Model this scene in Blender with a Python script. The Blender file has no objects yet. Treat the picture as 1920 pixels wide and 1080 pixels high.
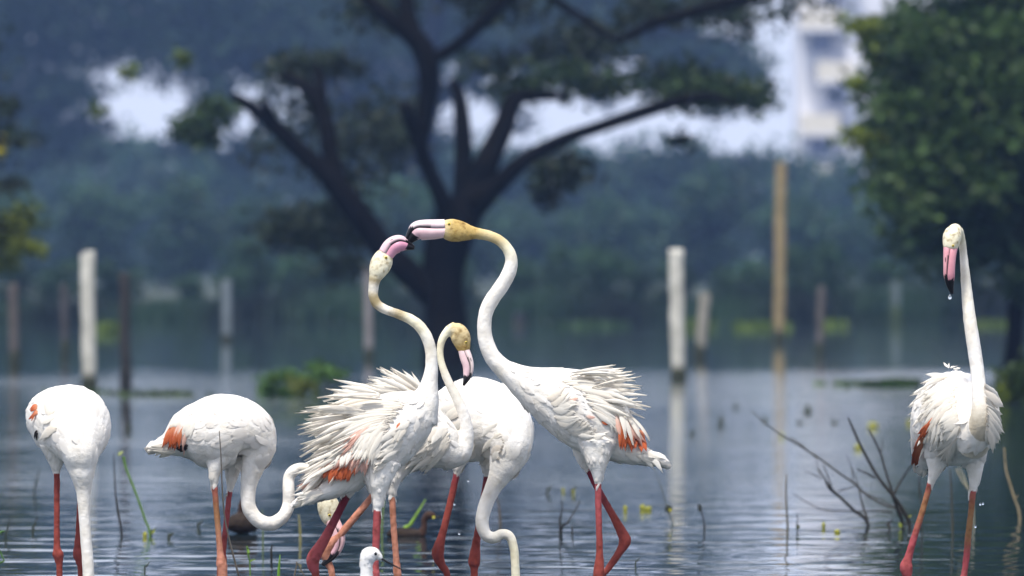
import bpy, bmesh, math, random
import numpy as np
from mathutils import Vector, Matrix, noise as mnoise
from mathutils.bvhtree import BVHTree

# ------------------------------------------------------------------ camera
SC = bpy.context.scene
COL = SC.collection
FPX = 24800.0            # focal length in pixels of the 1920-wide photograph
CAMZ = 1.0               # camera height over the water
HORIZON = 510.0          # image row of the horizon

cam_data = bpy.data.cameras.new("camera")
cam = bpy.data.objects.new("camera", cam_data)
COL.objects.link(cam)
cam_data.sensor_width = 36.0
cam_data.lens = 36.0 * FPX / 1920.0
cam_data.clip_start = 0.5
cam_data.clip_end = 9000.0
cam.location = (0, 0, CAMZ)
cam.rotation_euler = (math.radians(90) - math.atan((540 - HORIZON) / FPX), 0, 0)
cam_data.dof.use_dof = True
cam_data.dof.focus_distance = 39.8
cam_data.dof.aperture_fstop = 9.8
SC.camera = cam

# ------------------------------------------------------------------ sky, sun, exposure
SUN_EL, SUN_AZ = math.radians(64), math.radians(-158)      # azimuth measured from +Y towards +X
world = bpy.data.worlds.new("World")
SC.world = world
world.use_nodes = True
wn = world.node_tree.nodes
wl = world.node_tree.links
wn.clear()
w_out = wn.new("ShaderNodeOutputWorld")
w_bg = wn.new("ShaderNodeBackground")
w_sky = wn.new("ShaderNodeTexSky")
w_sky.sky_type = 'NISHITA'
w_sky.sun_disc = False
w_sky.sun_elevation = SUN_EL
w_sky.sun_rotation = SUN_AZ
w_sky.air_density = 1.0
w_sky.dust_density = 3.0
w_mix = wn.new("ShaderNodeMix")
w_mix.data_type = 'RGBA'
w_mix.inputs['Factor'].default_value = 0.75
w_mix.inputs['B'].default_value = (5.8, 6.15, 7.1, 1)       # even pale overcast
w_bg.inputs['Strength'].default_value = 0.1
wl.new(w_sky.outputs[0], w_mix.inputs['A'])
wl.new(w_mix.outputs['Result'], w_bg.inputs['Color'])
wl.new(w_bg.outputs[0], w_out.inputs['Surface'])

sun_data = bpy.data.lights.new("sun", 'SUN')
sun = bpy.data.objects.new("sun", sun_data)
COL.objects.link(sun)
sun_data.energy = 2.3
sun_data.angle = math.radians(7)
sun_data.color = (1.0, 0.96, 0.88)
sdir = Vector((math.sin(SUN_AZ) * math.cos(SUN_EL), math.cos(SUN_AZ) * math.cos(SUN_EL), math.sin(SUN_EL)))
sun.rotation_euler = (-sdir).to_track_quat('-Z', 'Y').to_euler()
sun.location = (0, 0, 60)

SC.view_settings.view_transform = 'Standard'
SC.view_settings.look = 'None'
SC.view_settings.gamma = 1.0
SC.view_settings.use_curve_mapping = False
SC.view_settings.exposure = 0.98
SC.render.engine = 'CYCLES'
SC.cycles.max_bounces = 6
SC.cycles.transparent_max_bounces = 8
SC.cycles.volume_bounces = 0
SC.cycles.use_denoising = True

# ------------------------------------------------------------------ helpers
def P(px, py, Y, dy=0.0):
    """photo pixel seen at ground distance Y (moved by dy along the line of sight's depth, keeping size)"""
    return Vector(((px - 960.0) / FPX * Y, Y + dy, CAMZ - (py - HORIZON) / FPX * Y))

def water_Y(py):
    return FPX * CAMZ / (py - HORIZON)

def tag(o, label=None, cat=None, group=None, kind=None):
    if label: o["label"] = label
    if cat: o["category"] = cat
    if group: o["group"] = group
    if kind: o["kind"] = kind
    return o

def link(o, parent=None):
    COL.objects.link(o)
    if parent is not None:
        o.parent = parent
    return o

def empty(name, loc):
    o = bpy.data.objects.new(name, None)
    o.location = loc
    o.empty_display_size = 0.1
    return link(o)

def mesh_np(name, verts, faces, cols=None, mat=None, smooth=True):
    me = bpy.data.meshes.new(name)
    me.from_pydata([tuple(v) for v in verts], [], [tuple(f) for f in faces])
    if cols is not None:
        ca = me.color_attributes.new("Col", 'FLOAT_COLOR', 'POINT')
        c4 = np.ones((len(verts), 4), dtype=np.float32)
        c4[:, :3] = np.asarray(cols, dtype=np.float32)
        ca.data.foreach_set("color", c4.ravel())
    if smooth:
        me.polygons.foreach_set("use_smooth", [True] * len(me.polygons))
    if mat: me.materials.append(mat)
    me.update()
    return me

def quads_np(name, V, ncol, cols, mat):
    """V (n,4,3) separate quads, one colour each"""
    n = len(V)
    me = bpy.data.meshes.new(name)
    me.vertices.add(n * 4)
    me.vertices.foreach_set("co", V.reshape(-1).astype(np.float32))
    me.loops.add(n * 4)
    me.loops.foreach_set("vertex_index", np.arange(n * 4, dtype=np.int32))
    me.polygons.add(n)
    me.polygons.foreach_set("loop_start", np.arange(0, n * 4, 4, dtype=np.int32))
    ca = me.color_attributes.new("Col", 'FLOAT_COLOR', 'POINT')
    c4 = np.ones((n, 4, 4), dtype=np.float32)
    c4[:, :, :3] = np.asarray(cols, dtype=np.float32)[:, None, :]
    ca.data.foreach_set("color", c4.ravel())
    me.materials.append(mat)
    me.update(calc_edges=True)
    me.validate()
    return me

def obj(name, me, parent=None):
    """mesh given in world coordinates; kept there under its parent"""
    o = bpy.data.objects.new(name, me)
    link(o, parent)
    if parent is not None:
        p = parent
        loc = Vector((0, 0, 0))
        while p is not None:
            loc += p.location
            p = p.parent
        o.location = -loc
    return o

def catmull(ctrl, n):
    c = np.asarray(ctrl, dtype=float)
    c = np.vstack([2 * c[0] - c[1], c, 2 * c[-1] - c[-2]])
    out = []
    for i in range(1, len(c) - 2):
        p0, p1, p2, p3 = c[i - 1], c[i], c[i + 1], c[i + 2]
        for k in range(n):
            t = k / n
            out.append(0.5 * ((2 * p1) + (-p0 + p2) * t + (2 * p0 - 5 * p1 + 4 * p2 - p3) * t * t + (-p0 + 3 * p1 - 3 * p2 + p3) * t ** 3))
    out.append(c[-2])
    return np.array(out)

def lerp_curve(pts, t):
    pts = np.asarray(pts, dtype=float)
    x = t * (len(pts) - 1)
    i = min(int(x), len(pts) - 2)
    f = x - i
    return pts[i] * (1 - f) + pts[i + 1] * f

def tube(S, ra, rb, ref, nseg=14):
    """closed loft along samples S; rb is the half-thickness along ref"""
    S = np.asarray(S)
    T = np.gradient(S, axis=0)
    T /= np.linalg.norm(T, axis=1)[:, None] + 1e-12
    B = ref[None, :] - (T @ ref)[:, None] * T
    B /= np.linalg.norm(B, axis=1)[:, None] + 1e-12
    N = np.cross(B, T)
    a = np.linspace(0, 2 * math.pi, nseg, endpoint=False)
    ca, sa = np.cos(a), np.sin(a)
    V = S[:, None, :] + N[:, None, :] * (ra[:, None] * ca[None, :])[:, :, None] + B[:, None, :] * (rb[:, None] * sa[None, :])[:, :, None]
    n = len(S)
    verts = V.reshape(-1, 3)
    faces = []
    for i in range(n - 1):
        for j in range(nseg):
            k = (j + 1) % nseg
            faces.append((i * nseg + j, i * nseg + k, (i + 1) * nseg + k, (i + 1) * nseg + j))
    c0, c1 = len(verts), len(verts) + 1
    verts = np.vstack([verts, S[0] - T[0] * ra[0] * 0.5, S[-1] + T[-1] * ra[-1] * 0.5])
    for j in range(nseg):
        k = (j + 1) % nseg
        faces.append((c0, k, j))
        faces.append((c1, (n - 1) * nseg + j, (n - 1) * nseg + k))
    return verts, faces, T

YREF = np.array([0.0, 1.0, 0.0])
XREF = np.array([1.0, 0.0, 0.0])
ZREF = np.array([0.0, 0.0, 1.0])

# ------------------------------------------------------------------ materials
def new_mat(name):
    m = bpy.data.materials.new(name)
    m.use_nodes = True
    nt = m.node_tree
    b = nt.nodes["Principled BSDF"]
    return m, nt, b

def N(nt, t, **kw):
    n = nt.nodes.new(t)
    for k, v in kw.items():
        setattr(n, k, v)
    return n

def noise(nt, scale, detail=3.0, vec=None, rough=0.55):
    n = N(nt, "ShaderNodeTexNoise")
    n.inputs['Scale'].default_value = scale
    n.inputs['Detail'].default_value = detail
    n.inputs['Roughness'].default_value = rough
    if vec is not None: nt.links.new(vec, n.inputs['Vector'])
    return n

def ramp(nt, fac, stops):
    r = N(nt, "ShaderNodeValToRGB")
    els = r.color_ramp.elements
    while len(els) < len(stops): els.new(0.5)
    for e, (p, c) in zip(els, stops):
        e.position = p
        e.color = (*c, 1) if len(c) == 3 else c
    nt.links.new(fac, r.inputs['Fac'])
    return r

def mul_col(nt, a, b, fac=1.0):
    m = N(nt, "ShaderNodeMix", data_type='RGBA', blend_type='MULTIPLY')
    m.inputs['Factor'].default_value = fac
    nt.links.new(a, m.inputs['A'])
    nt.links.new(b, m.inputs['B'])
    return m.outputs['Result']

def bird_mat(name, rough, nscale, lo, bump, transl=0.0, sheen=0.0):
    m, nt, b = new_mat(name)
    at = N(nt, "ShaderNodeAttribute", attribute_name="Col")
    tc = N(nt, "ShaderNodeTexCoord")
    nz = noise(nt, nscale, 5, tc.outputs['Object'], 0.6)
    rp = ramp(nt, nz.outputs['Fac'], [(0.3, lo), (0.62, (1, 1, 1))])
    nt.links.new(mul_col(nt, at.outputs['Color'], rp.outputs['Color']), b.inputs['Base Color'])
    b.inputs['Roughness'].default_value = rough
    b.inputs['Specular IOR Level'].default_value = 0.25
    if bump:
        n2 = noise(nt, 95, 3, tc.outputs['Object'], 0.6)
        bp = N(nt, "ShaderNodeBump")
        bp.inputs['Strength'].default_value = bump
        bp.inputs['Distance'].default_value = 0.004
        nt.links.new(n2.outputs['Fac'], bp.inputs['Height'])
        nt.links.new(bp.outputs['Normal'], b.inputs['Normal'])
    if transl:
        out = nt.nodes["Material Output"]
        tr = N(nt, "ShaderNodeBsdfTranslucent")
        nt.links.new(at.outputs['Color'], tr.inputs['Color'])
        mx = N(nt, "ShaderNodeMixShader")
        mx.inputs[0].default_value = transl
        nt.links.new(b.outputs[0], mx.inputs[1])
        nt.links.new(tr.outputs[0], mx.inputs[2])
        nt.links.new(mx.outputs[0], out.inputs['Surface'])
    return m

M_BODY = bird_mat("bird_plumage", 0.8, 24, (0.86, 0.83, 0.77), 0.55)
M_TUFT = bird_mat("contour_feathers", 0.8, 30, (0.93, 0.90, 0.86), 0.0, 0.15)
M_BILL = bird_mat("bill_horn", 0.38, 40, (0.85, 0.8, 0.82), 0.0)
M_LEAF = bird_mat("foliage_leaf", 0.6, 1.5, (0.7, 0.75, 0.7), 0.0, 0.25)
M_STEM = bird_mat("weed_stem", 0.6, 30, (0.7, 0.7, 0.65), 0.0)

def feather_mat(name, col, root, lo):
    m, nt, b = new_mat(name)
    tc = N(nt, "ShaderNodeTexCoord")
    oi = N(nt, "ShaderNodeObjectInfo")
    sep = N(nt, "ShaderNodeSeparateXYZ")
    nt.links.new(tc.outputs['Object'], sep.inputs[0])
    along = ramp(nt, sep.outputs['X'], [(0.0, root), (0.55, col), (1.0, col)])
    mp = N(nt, "ShaderNodeMapping")
    mp.inputs['Scale'].default_value = (2.0, 34.0, 1.0)
    mp.inputs['Rotation'].default_value = (0, 0, 0.12)
    nt.links.new(tc.outputs['Object'], mp.inputs[0])
    nz = noise(nt, 1.0, 2, mp.outputs[0])
    st = ramp(nt, nz.outputs['Fac'], [(0.3, lo), (0.6, (1, 1, 1))])
    vr = ramp(nt, oi.outputs['Random'], [(0.0, lo), (0.5, (1, 1, 1)), (0.8, (1, 0.985, 0.95)), (1.0, (1, 0.95, 0.90))])
    c = mul_col(nt, mul_col(nt, along.outputs['Color'], st.outputs['Color']), vr.outputs['Color'])
    nt.links.new(c, b.inputs['Base Color'])
    b.inputs['Roughness'].default_value = 0.75
    b.inputs['Specular IOR Level'].default_value = 0.2
    out = nt.nodes["Material Output"]
    tr = N(nt, "ShaderNodeBsdfTranslucent")
    nt.links.new(c, tr.inputs['Color'])
    mx = N(nt, "ShaderNodeMixShader")
    mx.inputs[0].default_value = 0.25
    nt.links.new(b.outputs[0], mx.inputs[1])
    nt.links.new(tr.outputs[0], mx.inputs[2])
    nt.links.new(mx.outputs[0], out.inputs['Surface'])
    return m

M_FW = feather_mat("white_feather", (0.83, 0.80, 0.75), (0.83, 0.79, 0.73), (0.95, 0.93, 0.89))
M_FP = feather_mat("pink_feather", (0.80, 0.52, 0.44), (0.80, 0.70, 0.64), (0.92, 0.86, 0.82))
M_FO = feather_mat("orange_feather", (0.58, 0.15, 0.06), (0.74, 0.36, 0.22), (0.75, 0.6, 0.5))
M_FD = feather_mat("dark_feather", (0.03, 0.025, 0.025), (0.05, 0.04, 0.04), (0.7, 0.7, 0.7))

def plain(name, col, rough=0.5, spec=0.5, nscale=None, lo=(0.7, 0.7, 0.7), trans=0.0):
    m, nt, b = new_mat(name)
    b.inputs['Roughness'].default_value = rough
    b.inputs['Specular IOR Level'].default_value = spec
    b.inputs['Base Color'].default_value = (*col, 1)
    if trans: b.inputs['Transmission Weight'].default_value = trans
    if nscale:
        tc = N(nt, "ShaderNodeTexCoord")
        nz = noise(nt, nscale, 4, tc.outputs['Object'])
        rp = ramp(nt, nz.outputs['Fac'], [(0.3, tuple(c * l for c, l in zip(col, lo))), (0.65, col)])
        nt.links.new(rp.outputs['Color'], b.inputs['Base Color'])
    return m

M_IRIS = plain("iris", (0.62, 0.47, 0.05), 0.2)
M_BLACK = plain("pupil_black", (0.008, 0.008, 0.008), 0.2)
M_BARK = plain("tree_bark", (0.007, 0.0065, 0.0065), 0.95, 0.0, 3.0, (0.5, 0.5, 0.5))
M_DROP = plain("water_drop", (0.9, 0.95, 1.0), 0.02, 0.5, trans=1.0)

# ------------------------------------------------------------------ ground and lake
rg = np.random.default_rng(11)
ys = np.concatenate([np.array([-40.0, 0, 20, 30, 36, 40, 44, 50, 60, 80, 110, 150, 200, 235]), np.arange(244, 300, 4.0), np.array([310, 330, 360, 400, 460, 540, 640, 760, 900, 1150, 1500])])
xs = np.concatenate([np.array([-420, -250, -140, -80]), np.linspace(-45, 45, 61), np.array([80, 140, 250, 420])]).astype(float)
gv = []
for y in ys:
    for x in xs:
        d = y - (262 + 3.0 * math.sin(x * 0.31) + 2.2 * math.sin(x * 0.83 + 1))
        if d < 0:
            z = max(-0.2, d * 0.03)
        else:
            z = 0.30 * (1 - math.exp(-d / 9.0)) + 0.0012 * d + 0.10 * math.sin(x * 1.1 + y * 0.4) * (1 - math.exp(-d / 12.0))
        gv.append((x, y, z))
nx = len(xs)
gf = [(j * nx + i, j * nx + i + 1, (j + 1) * nx + i + 1, (j + 1) * nx + i) for j in range(len(ys) - 1) for i in range(nx - 1)]
mg, nt, b = new_mat("grassy_ground")
tc = N(nt, "ShaderNodeTexCoord")
n1 = noise(nt, 0.35, 6, tc.outputs['Object'])
r1 = ramp(nt, n1.outputs['Fac'], [(0.3, (0.010, 0.018, 0.010)), (0.5, (0.016, 0.028, 0.013)), (0.7, (0.024, 0.036, 0.016))])
nt.links.new(r1.outputs['Color'], b.inputs['Base Color'])
b.inputs['Roughness'].default_value = 0.95
ground = obj("ground", mesh_np("ground", gv, gf, None, mg))
tag(ground, kind="structure")

mw, nt, b = new_mat("lake_water")
b.inputs['Base Color'].default_value = (0.016, 0.034, 0.042, 1)
b.inputs['Roughness'].default_value = 0.03
b.inputs['IOR'].default_value = 1.333
geo = N(nt, "ShaderNodeNewGeometry")
sep = N(nt, "ShaderNodeSeparateXYZ")
nt.links.new(geo.outputs['Position'], sep.inputs[0])
mp = N(nt, "ShaderNodeMapping")
mp.inputs['Rotation'].default_value = (0, 0, 0.25)
mp.inputs['Scale'].default_value = (1.0, 1.3, 1.0)
nt.links.new(geo.outputs['Position'], mp.inputs[0])
big = noise(nt, 1.1, 3, mp.outputs[0], 0.55)
small = noise(nt, 7.0, 2, mp.outputs[0], 0.5)
patch = noise(nt, 0.06, 2, geo.outputs['Position'])
# wind: ripples die out in the lee of the far trees and calm down again near the birds
rng_ = N(nt, "ShaderNodeMapRange")
rng_.inputs['From Min'].default_value = 30
rng_.inputs['From Max'].default_value = 270
nt.links.new(sep.outputs['Y'], rng_.inputs['Value'])
wind = ramp(nt, rng_.outputs['Result'], [(0.0, (0.035,) * 3), (0.085, (0.045,) * 3), (0.15, (0.36,) * 3), (0.38, (0.48,) * 3), (0.455, (0.04,) * 3), (1.0, (0.025,) * 3)])
pr = ramp(nt, patch.outputs['Fac'], [(0.35, (0.65,) * 3), (0.65, (1.2,) * 3)])
wm = N(nt, "ShaderNodeMath", operation='MULTIPLY')
nt.links.new(wind.outputs['Color'], wm.inputs[0])
nt.links.new(pr.outputs['Color'], wm.inputs[1])
h1 = N(nt, "ShaderNodeMath", operation='MULTIPLY')
h1.inputs[1].default_value = 0.045
nt.links.new(big.outputs['Fac'], h1.inputs[0])
h2 = N(nt, "ShaderNodeMath", operation='MULTIPLY_ADD')
h2.inputs[1].default_value = 0.020
sm2 = N(nt, "ShaderNodeMath", operation='MULTIPLY')
nt.links.new(small.outputs['Fac'], sm2.inputs[0])
nt.links.new(wm.outputs[0], sm2.inputs[1])
nt.links.new(sm2.outputs[0], h2.inputs[0])
nt.links.new(h1.outputs[0], h2.inputs[2])
h3 = N(nt, "ShaderNodeMath", operation='MULTIPLY')
nt.links.new(h2.outputs[0], h3.inputs[0])
nt.links.new(wm.outputs[0], h3.inputs[1])
# low rolling wavelets round the wading birds
mp2 = N(nt, "ShaderNodeMapping")
mp2.inputs['Scale'].default_value = (2.1, 1.25, 1.0)
mp2.inputs['Rotation'].default_value = (0, 0, 0.06)
nt.links.new(geo.outputs['Position'], mp2.inputs[0])
sw = noise(nt, 1.0, 2, mp2.outputs[0], 0.45)
stir = ramp(nt, rng_.outputs['Result'], [(0.0, (1.0,) * 3), (0.085, (1.0,) * 3), (0.15, (0.35,) * 3), (0.30, (0.12,) * 3)])
sw1 = N(nt, "ShaderNodeMath", operation='MULTIPLY')
nt.links.new(sw.outputs['Fac'], sw1.inputs[0])
nt.links.new(stir.outputs['Color'], sw1.inputs[1])
h4 = N(nt, "ShaderNodeMath", operation='MULTIPLY_ADD')
h4.inputs[1].default_value = 0.0125
nt.links.new(sw1.outputs[0], h4.inputs[0])
nt.links.new(h3.outputs[0], h4.inputs[2])
bp = N(nt, "ShaderNodeBump")
bp.inputs['Strength'].default_value = 1.0
bp.inputs['Distance'].default_value = 1.0
nt.links.new(h4.outputs[0], bp.inputs['Height'])
nt.links.new(bp.outputs['Normal'], b.inputs['Normal'])
lake = obj("lake_water", mesh_np("lake_water", [(-420, -40, 0), (420, -40, 0), (420, 285, 0), (-420, 285, 0)], [(0, 1, 2, 3)], None, mw, False))
tag(lake, kind="structure")

# ------------------------------------------------------------------ trees
def leaf_cloud(rng, clusters, size, aspect=0.5):
    """clusters: (centre xyz, radii xyz, count, colour); leaves as small quads"""
    Vs, Cs = [], []
    for (c, r, n, col) in clusters:
        u = rng.normal(size=(n, 3)) * 0.62
        ln = np.linalg.norm(u, axis=1)
        u *= (np.minimum(ln, 1.75) / (ln + 1e-9))[:, None]
        p = np.asarray(c) + u * np.asarray(r)
        d = rng.normal(size=(n, 3)); d /= np.linalg.norm(d, axis=1)[:, None]
        e = rng.normal(size=(n, 3)); e -= (e * d).sum(1)[:, None] * d
        e /= np.linalg.norm(e, axis=1)[:, None]
        s = size * rng.uniform(0.6, 1.3, n)
        a = d * (s * 0.5)[:, None]
        bb = e * (s * 0.5 * aspect)[:, None]
        Vs.append(np.stack([p - a, p - bb, p + a, p + bb], axis=1))
        t = rng.uniform(0.6, 1.35, (n, 1))
        Cs.append(np.asarray(col)[None, :] * t * np.array([1, 1, 1]) + rng.uniform(-0.004, 0.006, (n, 3)).clip(-0.003))
    return np.concatenate(Vs), np.concatenate(Cs).clip(0.004, 1)

def limb_mesh(limbs, nseg=8):
    V, F = [], []
    for pts in limbs:
        c = catmull(pts, 4)
        v, f, _ = tube(c[:, :3], c[:, 3].clip(0.004), c[:, 3].clip(0.004), np.array([0.1, 0.95, 0.2]), nseg)
        o = len(V)
        V.extend(v.tolist())
        F.extend([tuple(i + o for i in ff) for ff in f])
    return V, F

def px_limb(Y, pts, depth=0.0, dd=0.0):
    s = Y / FPX
    out = []
    for i, (x, y, r) in enumerate(pts):
        p = P(x, y, Y)
        out.append((p.x, p.y + depth + dd * i / max(1, len(pts) - 1), p.z, r * s))
    return out

DKG = (0.024, 0.038, 0.024)
MIDG = (0.036, 0.066, 0.026)
YELG = (0.16, 0.19, 0.025)
RTG = (0.023, 0.052, 0.018)

def build_tree(name, Y, base_px, limbs, clusters, leaf, seed, label, cat="tree", group=None, mat=M_LEAF, spread=(-0.8, 0.8)):
    rng = np.random.default_rng(seed)
    b = P(base_px, 0, Y)
    root = empty(name, (b.x, Y, 0))
    tag(root, label, cat, group)
    V, F = limb_mesh(limbs)
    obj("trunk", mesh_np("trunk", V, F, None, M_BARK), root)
    s = Y / FPX
    cl = []
    for (cx, cy, rx, ry, n, col, *dz) in clusters:
        p = P(cx, cy, Y)
        rd = max(rx, ry) * s
        off = dz[0] if dz else rng.uniform(*spread)
        cl.append(((p.x, p.y + off, p.z), (rx * s, rd * 0.8, ry * s), n, col))
    Vq, Cq = leaf_cloud(rng, cl, leaf)
    obj("crown", quads_np("crown", Vq, 4, Cq, mat), root)
    return root

# the big spreading tree that stands in the shallows
Y1 = 140.0
limbs = [
    px_limb(Y1, [(838, 705, 50), (837, 670, 44), (836, 600, 40), (832, 550, 37), (832, 500, 40), (842, 450, 44), (858, 410, 42)]),
    px_limb(Y1, [(815, 560, 24), (770, 515, 26), (722, 470, 25), (690, 425, 24), (650, 372, 24), (610, 325, 19), (560, 280, 17), (510, 232, 15), (470, 200, 12), (438, 180, 8)], 0, -0.5),
    px_limb(Y1, [(640, 360, 18), (622, 300, 17), (612, 240, 17), (592, 185, 17), (560, 155, 12), (525, 140, 8)], -0.2, 0.5),
    px_limb(Y1, [(600, 210, 12), (600, 160, 11), (588, 120, 8)], 0.2, 0.5),
    px_limb(Y1, [(535, 262, 10), (512, 222, 9), (496, 190, 7)], -0.3, -0.3),
    px_limb(Y1, [(858, 425, 40), (885, 365, 32), (915, 300, 24), (945, 235, 20), (965, 185, 16), (1010, 178, 11), (1065, 180, 7)], 0, 0.8),
    px_limb(Y1, [(868, 400, 22), (868, 330, 18), (868, 260, 17), (862, 190, 14), (850, 150, 10)], 0.3, 0.3),
    px_limb(Y1, [(850, 430, 24), (828, 370, 17), (800, 310, 15), (778, 245, 14), (760, 200, 12)], -0.2, -0.6),
    px_limb(Y1, [(790, 270, 14), (800, 200, 17), (806, 160, 20), (800, 110, 21), (780, 75, 20), (735, 40, 16), (690, 2, 13), (650, -40, 9)], -0.4, -0.2),
    px_limb(Y1, [(800, 120, 18), (775, 60, 17), (762, 10, 15), (760, -50, 10)], -0.4, 0.6),
    px_limb(Y1, [(815, 110, 12), (860, 85, 12), (905, 45, 12), (945, 5, 11), (990, -40, 8)], -0.4, -0.6),
    px_limb(Y1, [(890, 385, 26), (930, 350, 19), (985, 300, 15), (1050, 265, 13), (1120, 240, 12), (1200, 213, 13), (1270, 192, 12), (1330, 184, 9), (1380, 200, 5)], 0, -1.2),
    px_limb(Y1, [(1160, 80, 6), (1215, 50, 9), (1290, 28, 11), (1380, 5, 11), (1470, -20, 9)], -0.6, -0.4),
    px_limb(Y1, [(990, -40, 9), (1080, 30, 8), (1160, 80, 6)], -0.5, -0.1),
]
cl = []
R = random.Random(5)
def fill(x0, x1, y0, y1, n, rx, ry, cnt, col):
    for _ in range(n):
        cl.append((R.uniform(x0, x1), R.uniform(y0, y1), rx * R.uniform(0.7, 1.3), ry * R.uniform(0.7, 1.3), cnt, col))
fill(620, 1000, -260, 20, 22, 60, 34, 150, DKG)
fill(1180, 1480, -160, 40, 14, 60, 30, 140, DKG)
fill(1240, 1420, 110, 180, 9, 45, 26, 170, MIDG)
fill(930, 1200, 120, 175, 7, 55, 22, 120, MIDG)
fill(1000, 1120, 300, 370, 6, 40, 24, 120, DKG)
fill(470, 650, 400, 500, 9, 50, 28, 170, DKG)
fill(520, 640, 100, 160, 5, 40, 24, 120, DKG)
fill(600, 800, 140, 340, 10, 55, 45, 130, DKG)
fill(880, 1150, 60, 150, 8, 60, 30, 130, DKG)
fill(480, 620, 190, 320, 5, 40, 36, 70, DKG)
fill(330, 440, 195, 260, 5, 28, 22, 110, MIDG)
cl.append((1410, 175, 26, 16, 120, (0.07, 0.10, 0.03)))
cl.append((1280, 260, 22, 16, 60, DKG))
for (x, y) in ((232, 132), (338, 105), (183, 208)):
    cl.append((x, y, 14, 12, 45, (0.10, 0.14, 0.03)))
build_tree("spreading_tree", Y1, 836, limbs, cl, 0.12, 3, "big dark many-limbed tree standing in the shallows behind the courting flamingos", spread=(0.4, 1.8))

# two tall broad trees far behind, blue with haze
Y2 = 560.0
TEAL = (0.022, 0.050, 0.024)
cl = []
limbs = [px_limb(Y2, [(-330, 560, 45), (-330, 480, 38), (-300, 330, 34), (-250, 230, 30), (-150, 150, 24), (-40, 110, 18), (110, 80, 13), (260, 60, 9), (420, 40, 5)]),
         px_limb(Y2, [(-250, 240, 22), (-120, 220, 16), (0, 200, 12), (120, 180, 8), (200, 190, 4)])]
fill(-380, 470, -230, -30, 40, 110, 60, 300, TEAL)
fill(-120, 150, 200, 300, 16, 55, 34, 260, TEAL)
fill(380, 430, 120, 270, 7, 26, 30, 150, TEAL)
fill(130, 200, 230, 300, 5, 34, 26, 150, TEAL)
fill(330, 560, 255, 310, 9, 40, 22, 170, TEAL)
fill(440, 540, 130, 190, 4, 26, 22, 60, TEAL)
fill(-300, 480, -40, 120, 84, 80, 42, 300, TEAL)
fill(-200, 170, 120, 225, 26, 60, 32, 260, TEAL)
fill(380, 560, -30, 110, 16, 60, 36, 280, TEAL)
build_tree("tall_tree", Y2, -330, limbs, cl, 0.42, 8, "broad blue-hazed crown reaching out above the pale sky gap at the left bank", spread=(-3, 3))
cl = []
limbs = [px_limb(Y2, [(800, 560, 40), (800, 430, 34), (790, 300, 30), (800, 150, 24), (820, 0, 18), (820, -200, 12)]),
         px_limb(Y2, [(790, 320, 20), (700, 240, 15), (620, 150, 12), (560, 60, 8)]),
         px_limb(Y2, [(800, 200, 20), (920, 120, 15), (1080, 80, 12), (1250, 60, 8), (1380, 80, 5)])]
fill(420, 1300, -230, -40, 40, 110, 60, 300, TEAL)
fill(440, 1000, -80, 125, 60, 80, 40, 300, TEAL)
fill(960, 1290, -60, 50, 26, 70, 36, 300, TEAL)
fill(960, 1380, 60, 135, 26, 62, 30, 280, TEAL)
fill(560, 790, 110, 360, 34, 55, 45, 280, TEAL)
fill(600, 800, 330, 470, 16, 55, 40, 260, TEAL)
fill(880, 990, 290, 420, 8, 40, 36, 220, TEAL)
fill(880, 985, 160, 230, 4, 26, 26, 110, TEAL)
fill(980, 1160, 300, 400, 9, 45, 34, 200, TEAL)
fill(990, 1330, 140, 180, 10, 45, 20, 130, TEAL)
fill(1150, 1420, 300, 350, 9, 45, 22, 160, TEAL)
fill(1330, 1440, 130, 215, 7, 30, 28, 120, TEAL)
build_tree("tall_tree", Y2 + 12, 800, limbs, cl, 0.42, 9, "tall wide tree, blue with haze, filling the view behind the dark-limbed tree", spread=(-3, 3))

# dark green tree at the right
Y3 = 138.0
cl = []
limbs = [px_limb(Y3, [(1902, 705, 26), (1903, 640, 17), (1906, 560, 16), (1912, 480, 17), (1925, 380, 16), (1935, 250, 14), (1930, 100, 11), (1925, -60, 7)]),
         px_limb(Y3, [(1918, 430, 10), (1860, 340, 8), (1780, 280, 6), (1690, 240, 3)], 0, -1),
         px_limb(Y3, [(1930, 260, 9), (1850, 150, 7), (1760, 80, 5), (1680, 60, 3)], 0, -0.6),
         px_limb(Y3, [(1934, 200, 9), (2020, 100, 7), (2120, 40, 4)], 0, 0.6)]
fill(1680, 2150, -250, 60, 34, 75, 55, 280, RTG)
fill(1720, 2150, -560, -220, 26, 90, 70, 280, RTG)
fill(1690, 2100, 20, 350, 60, 62, 45, 300, RTG)
fill(1640, 1770, 20, 340, 18, 46, 36, 130, (0.045, 0.085, 0.024))
fill(1710, 2000, 330, 470, 24, 60, 42, 260, RTG)
fill(1790, 1990, 440, 550, 10, 60, 34, 200, RTG)
for (x, y, rx, ry) in ((1612, 48, 32, 14), (1608, 160, 20, 9), (1605, 255, 32, 14), (1660, 350, 26, 18), (1800, 130, 24, 16), (1790, 240, 26, 16), (1870, 250, 28, 18), (1880, 60, 30, 20), (1690, 300, 24, 16), (1640, 100, 16, 20), (1650, 210, 20, 20), (1720, 60, 30, 22), (1740, 190, 30, 24), (1850, 170, 30, 24), (1700, 390, 30, 20), (1830, 350, 34, 24), (1900, 150, 30, 24), (1770, 300, 30, 22), (1640, 280, 20, 16), (1622, 60, 18, 20)):
    cl.append((x, y, rx * (1 if x < 1645 else 1.9), ry * (1 if x < 1645 else 1.8), 110 if x < 1645 else 190, (0.17, 0.21, 0.025) if x < 1645 else (0.050, 0.092, 0.022), -1.2 if x > 1645 else -0.4))
build_tree("leafy_tree", Y3, 1902, limbs, cl, 0.13, 21, "dense dark green tree with yellow-green twig ends beside the pale tower")

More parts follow.
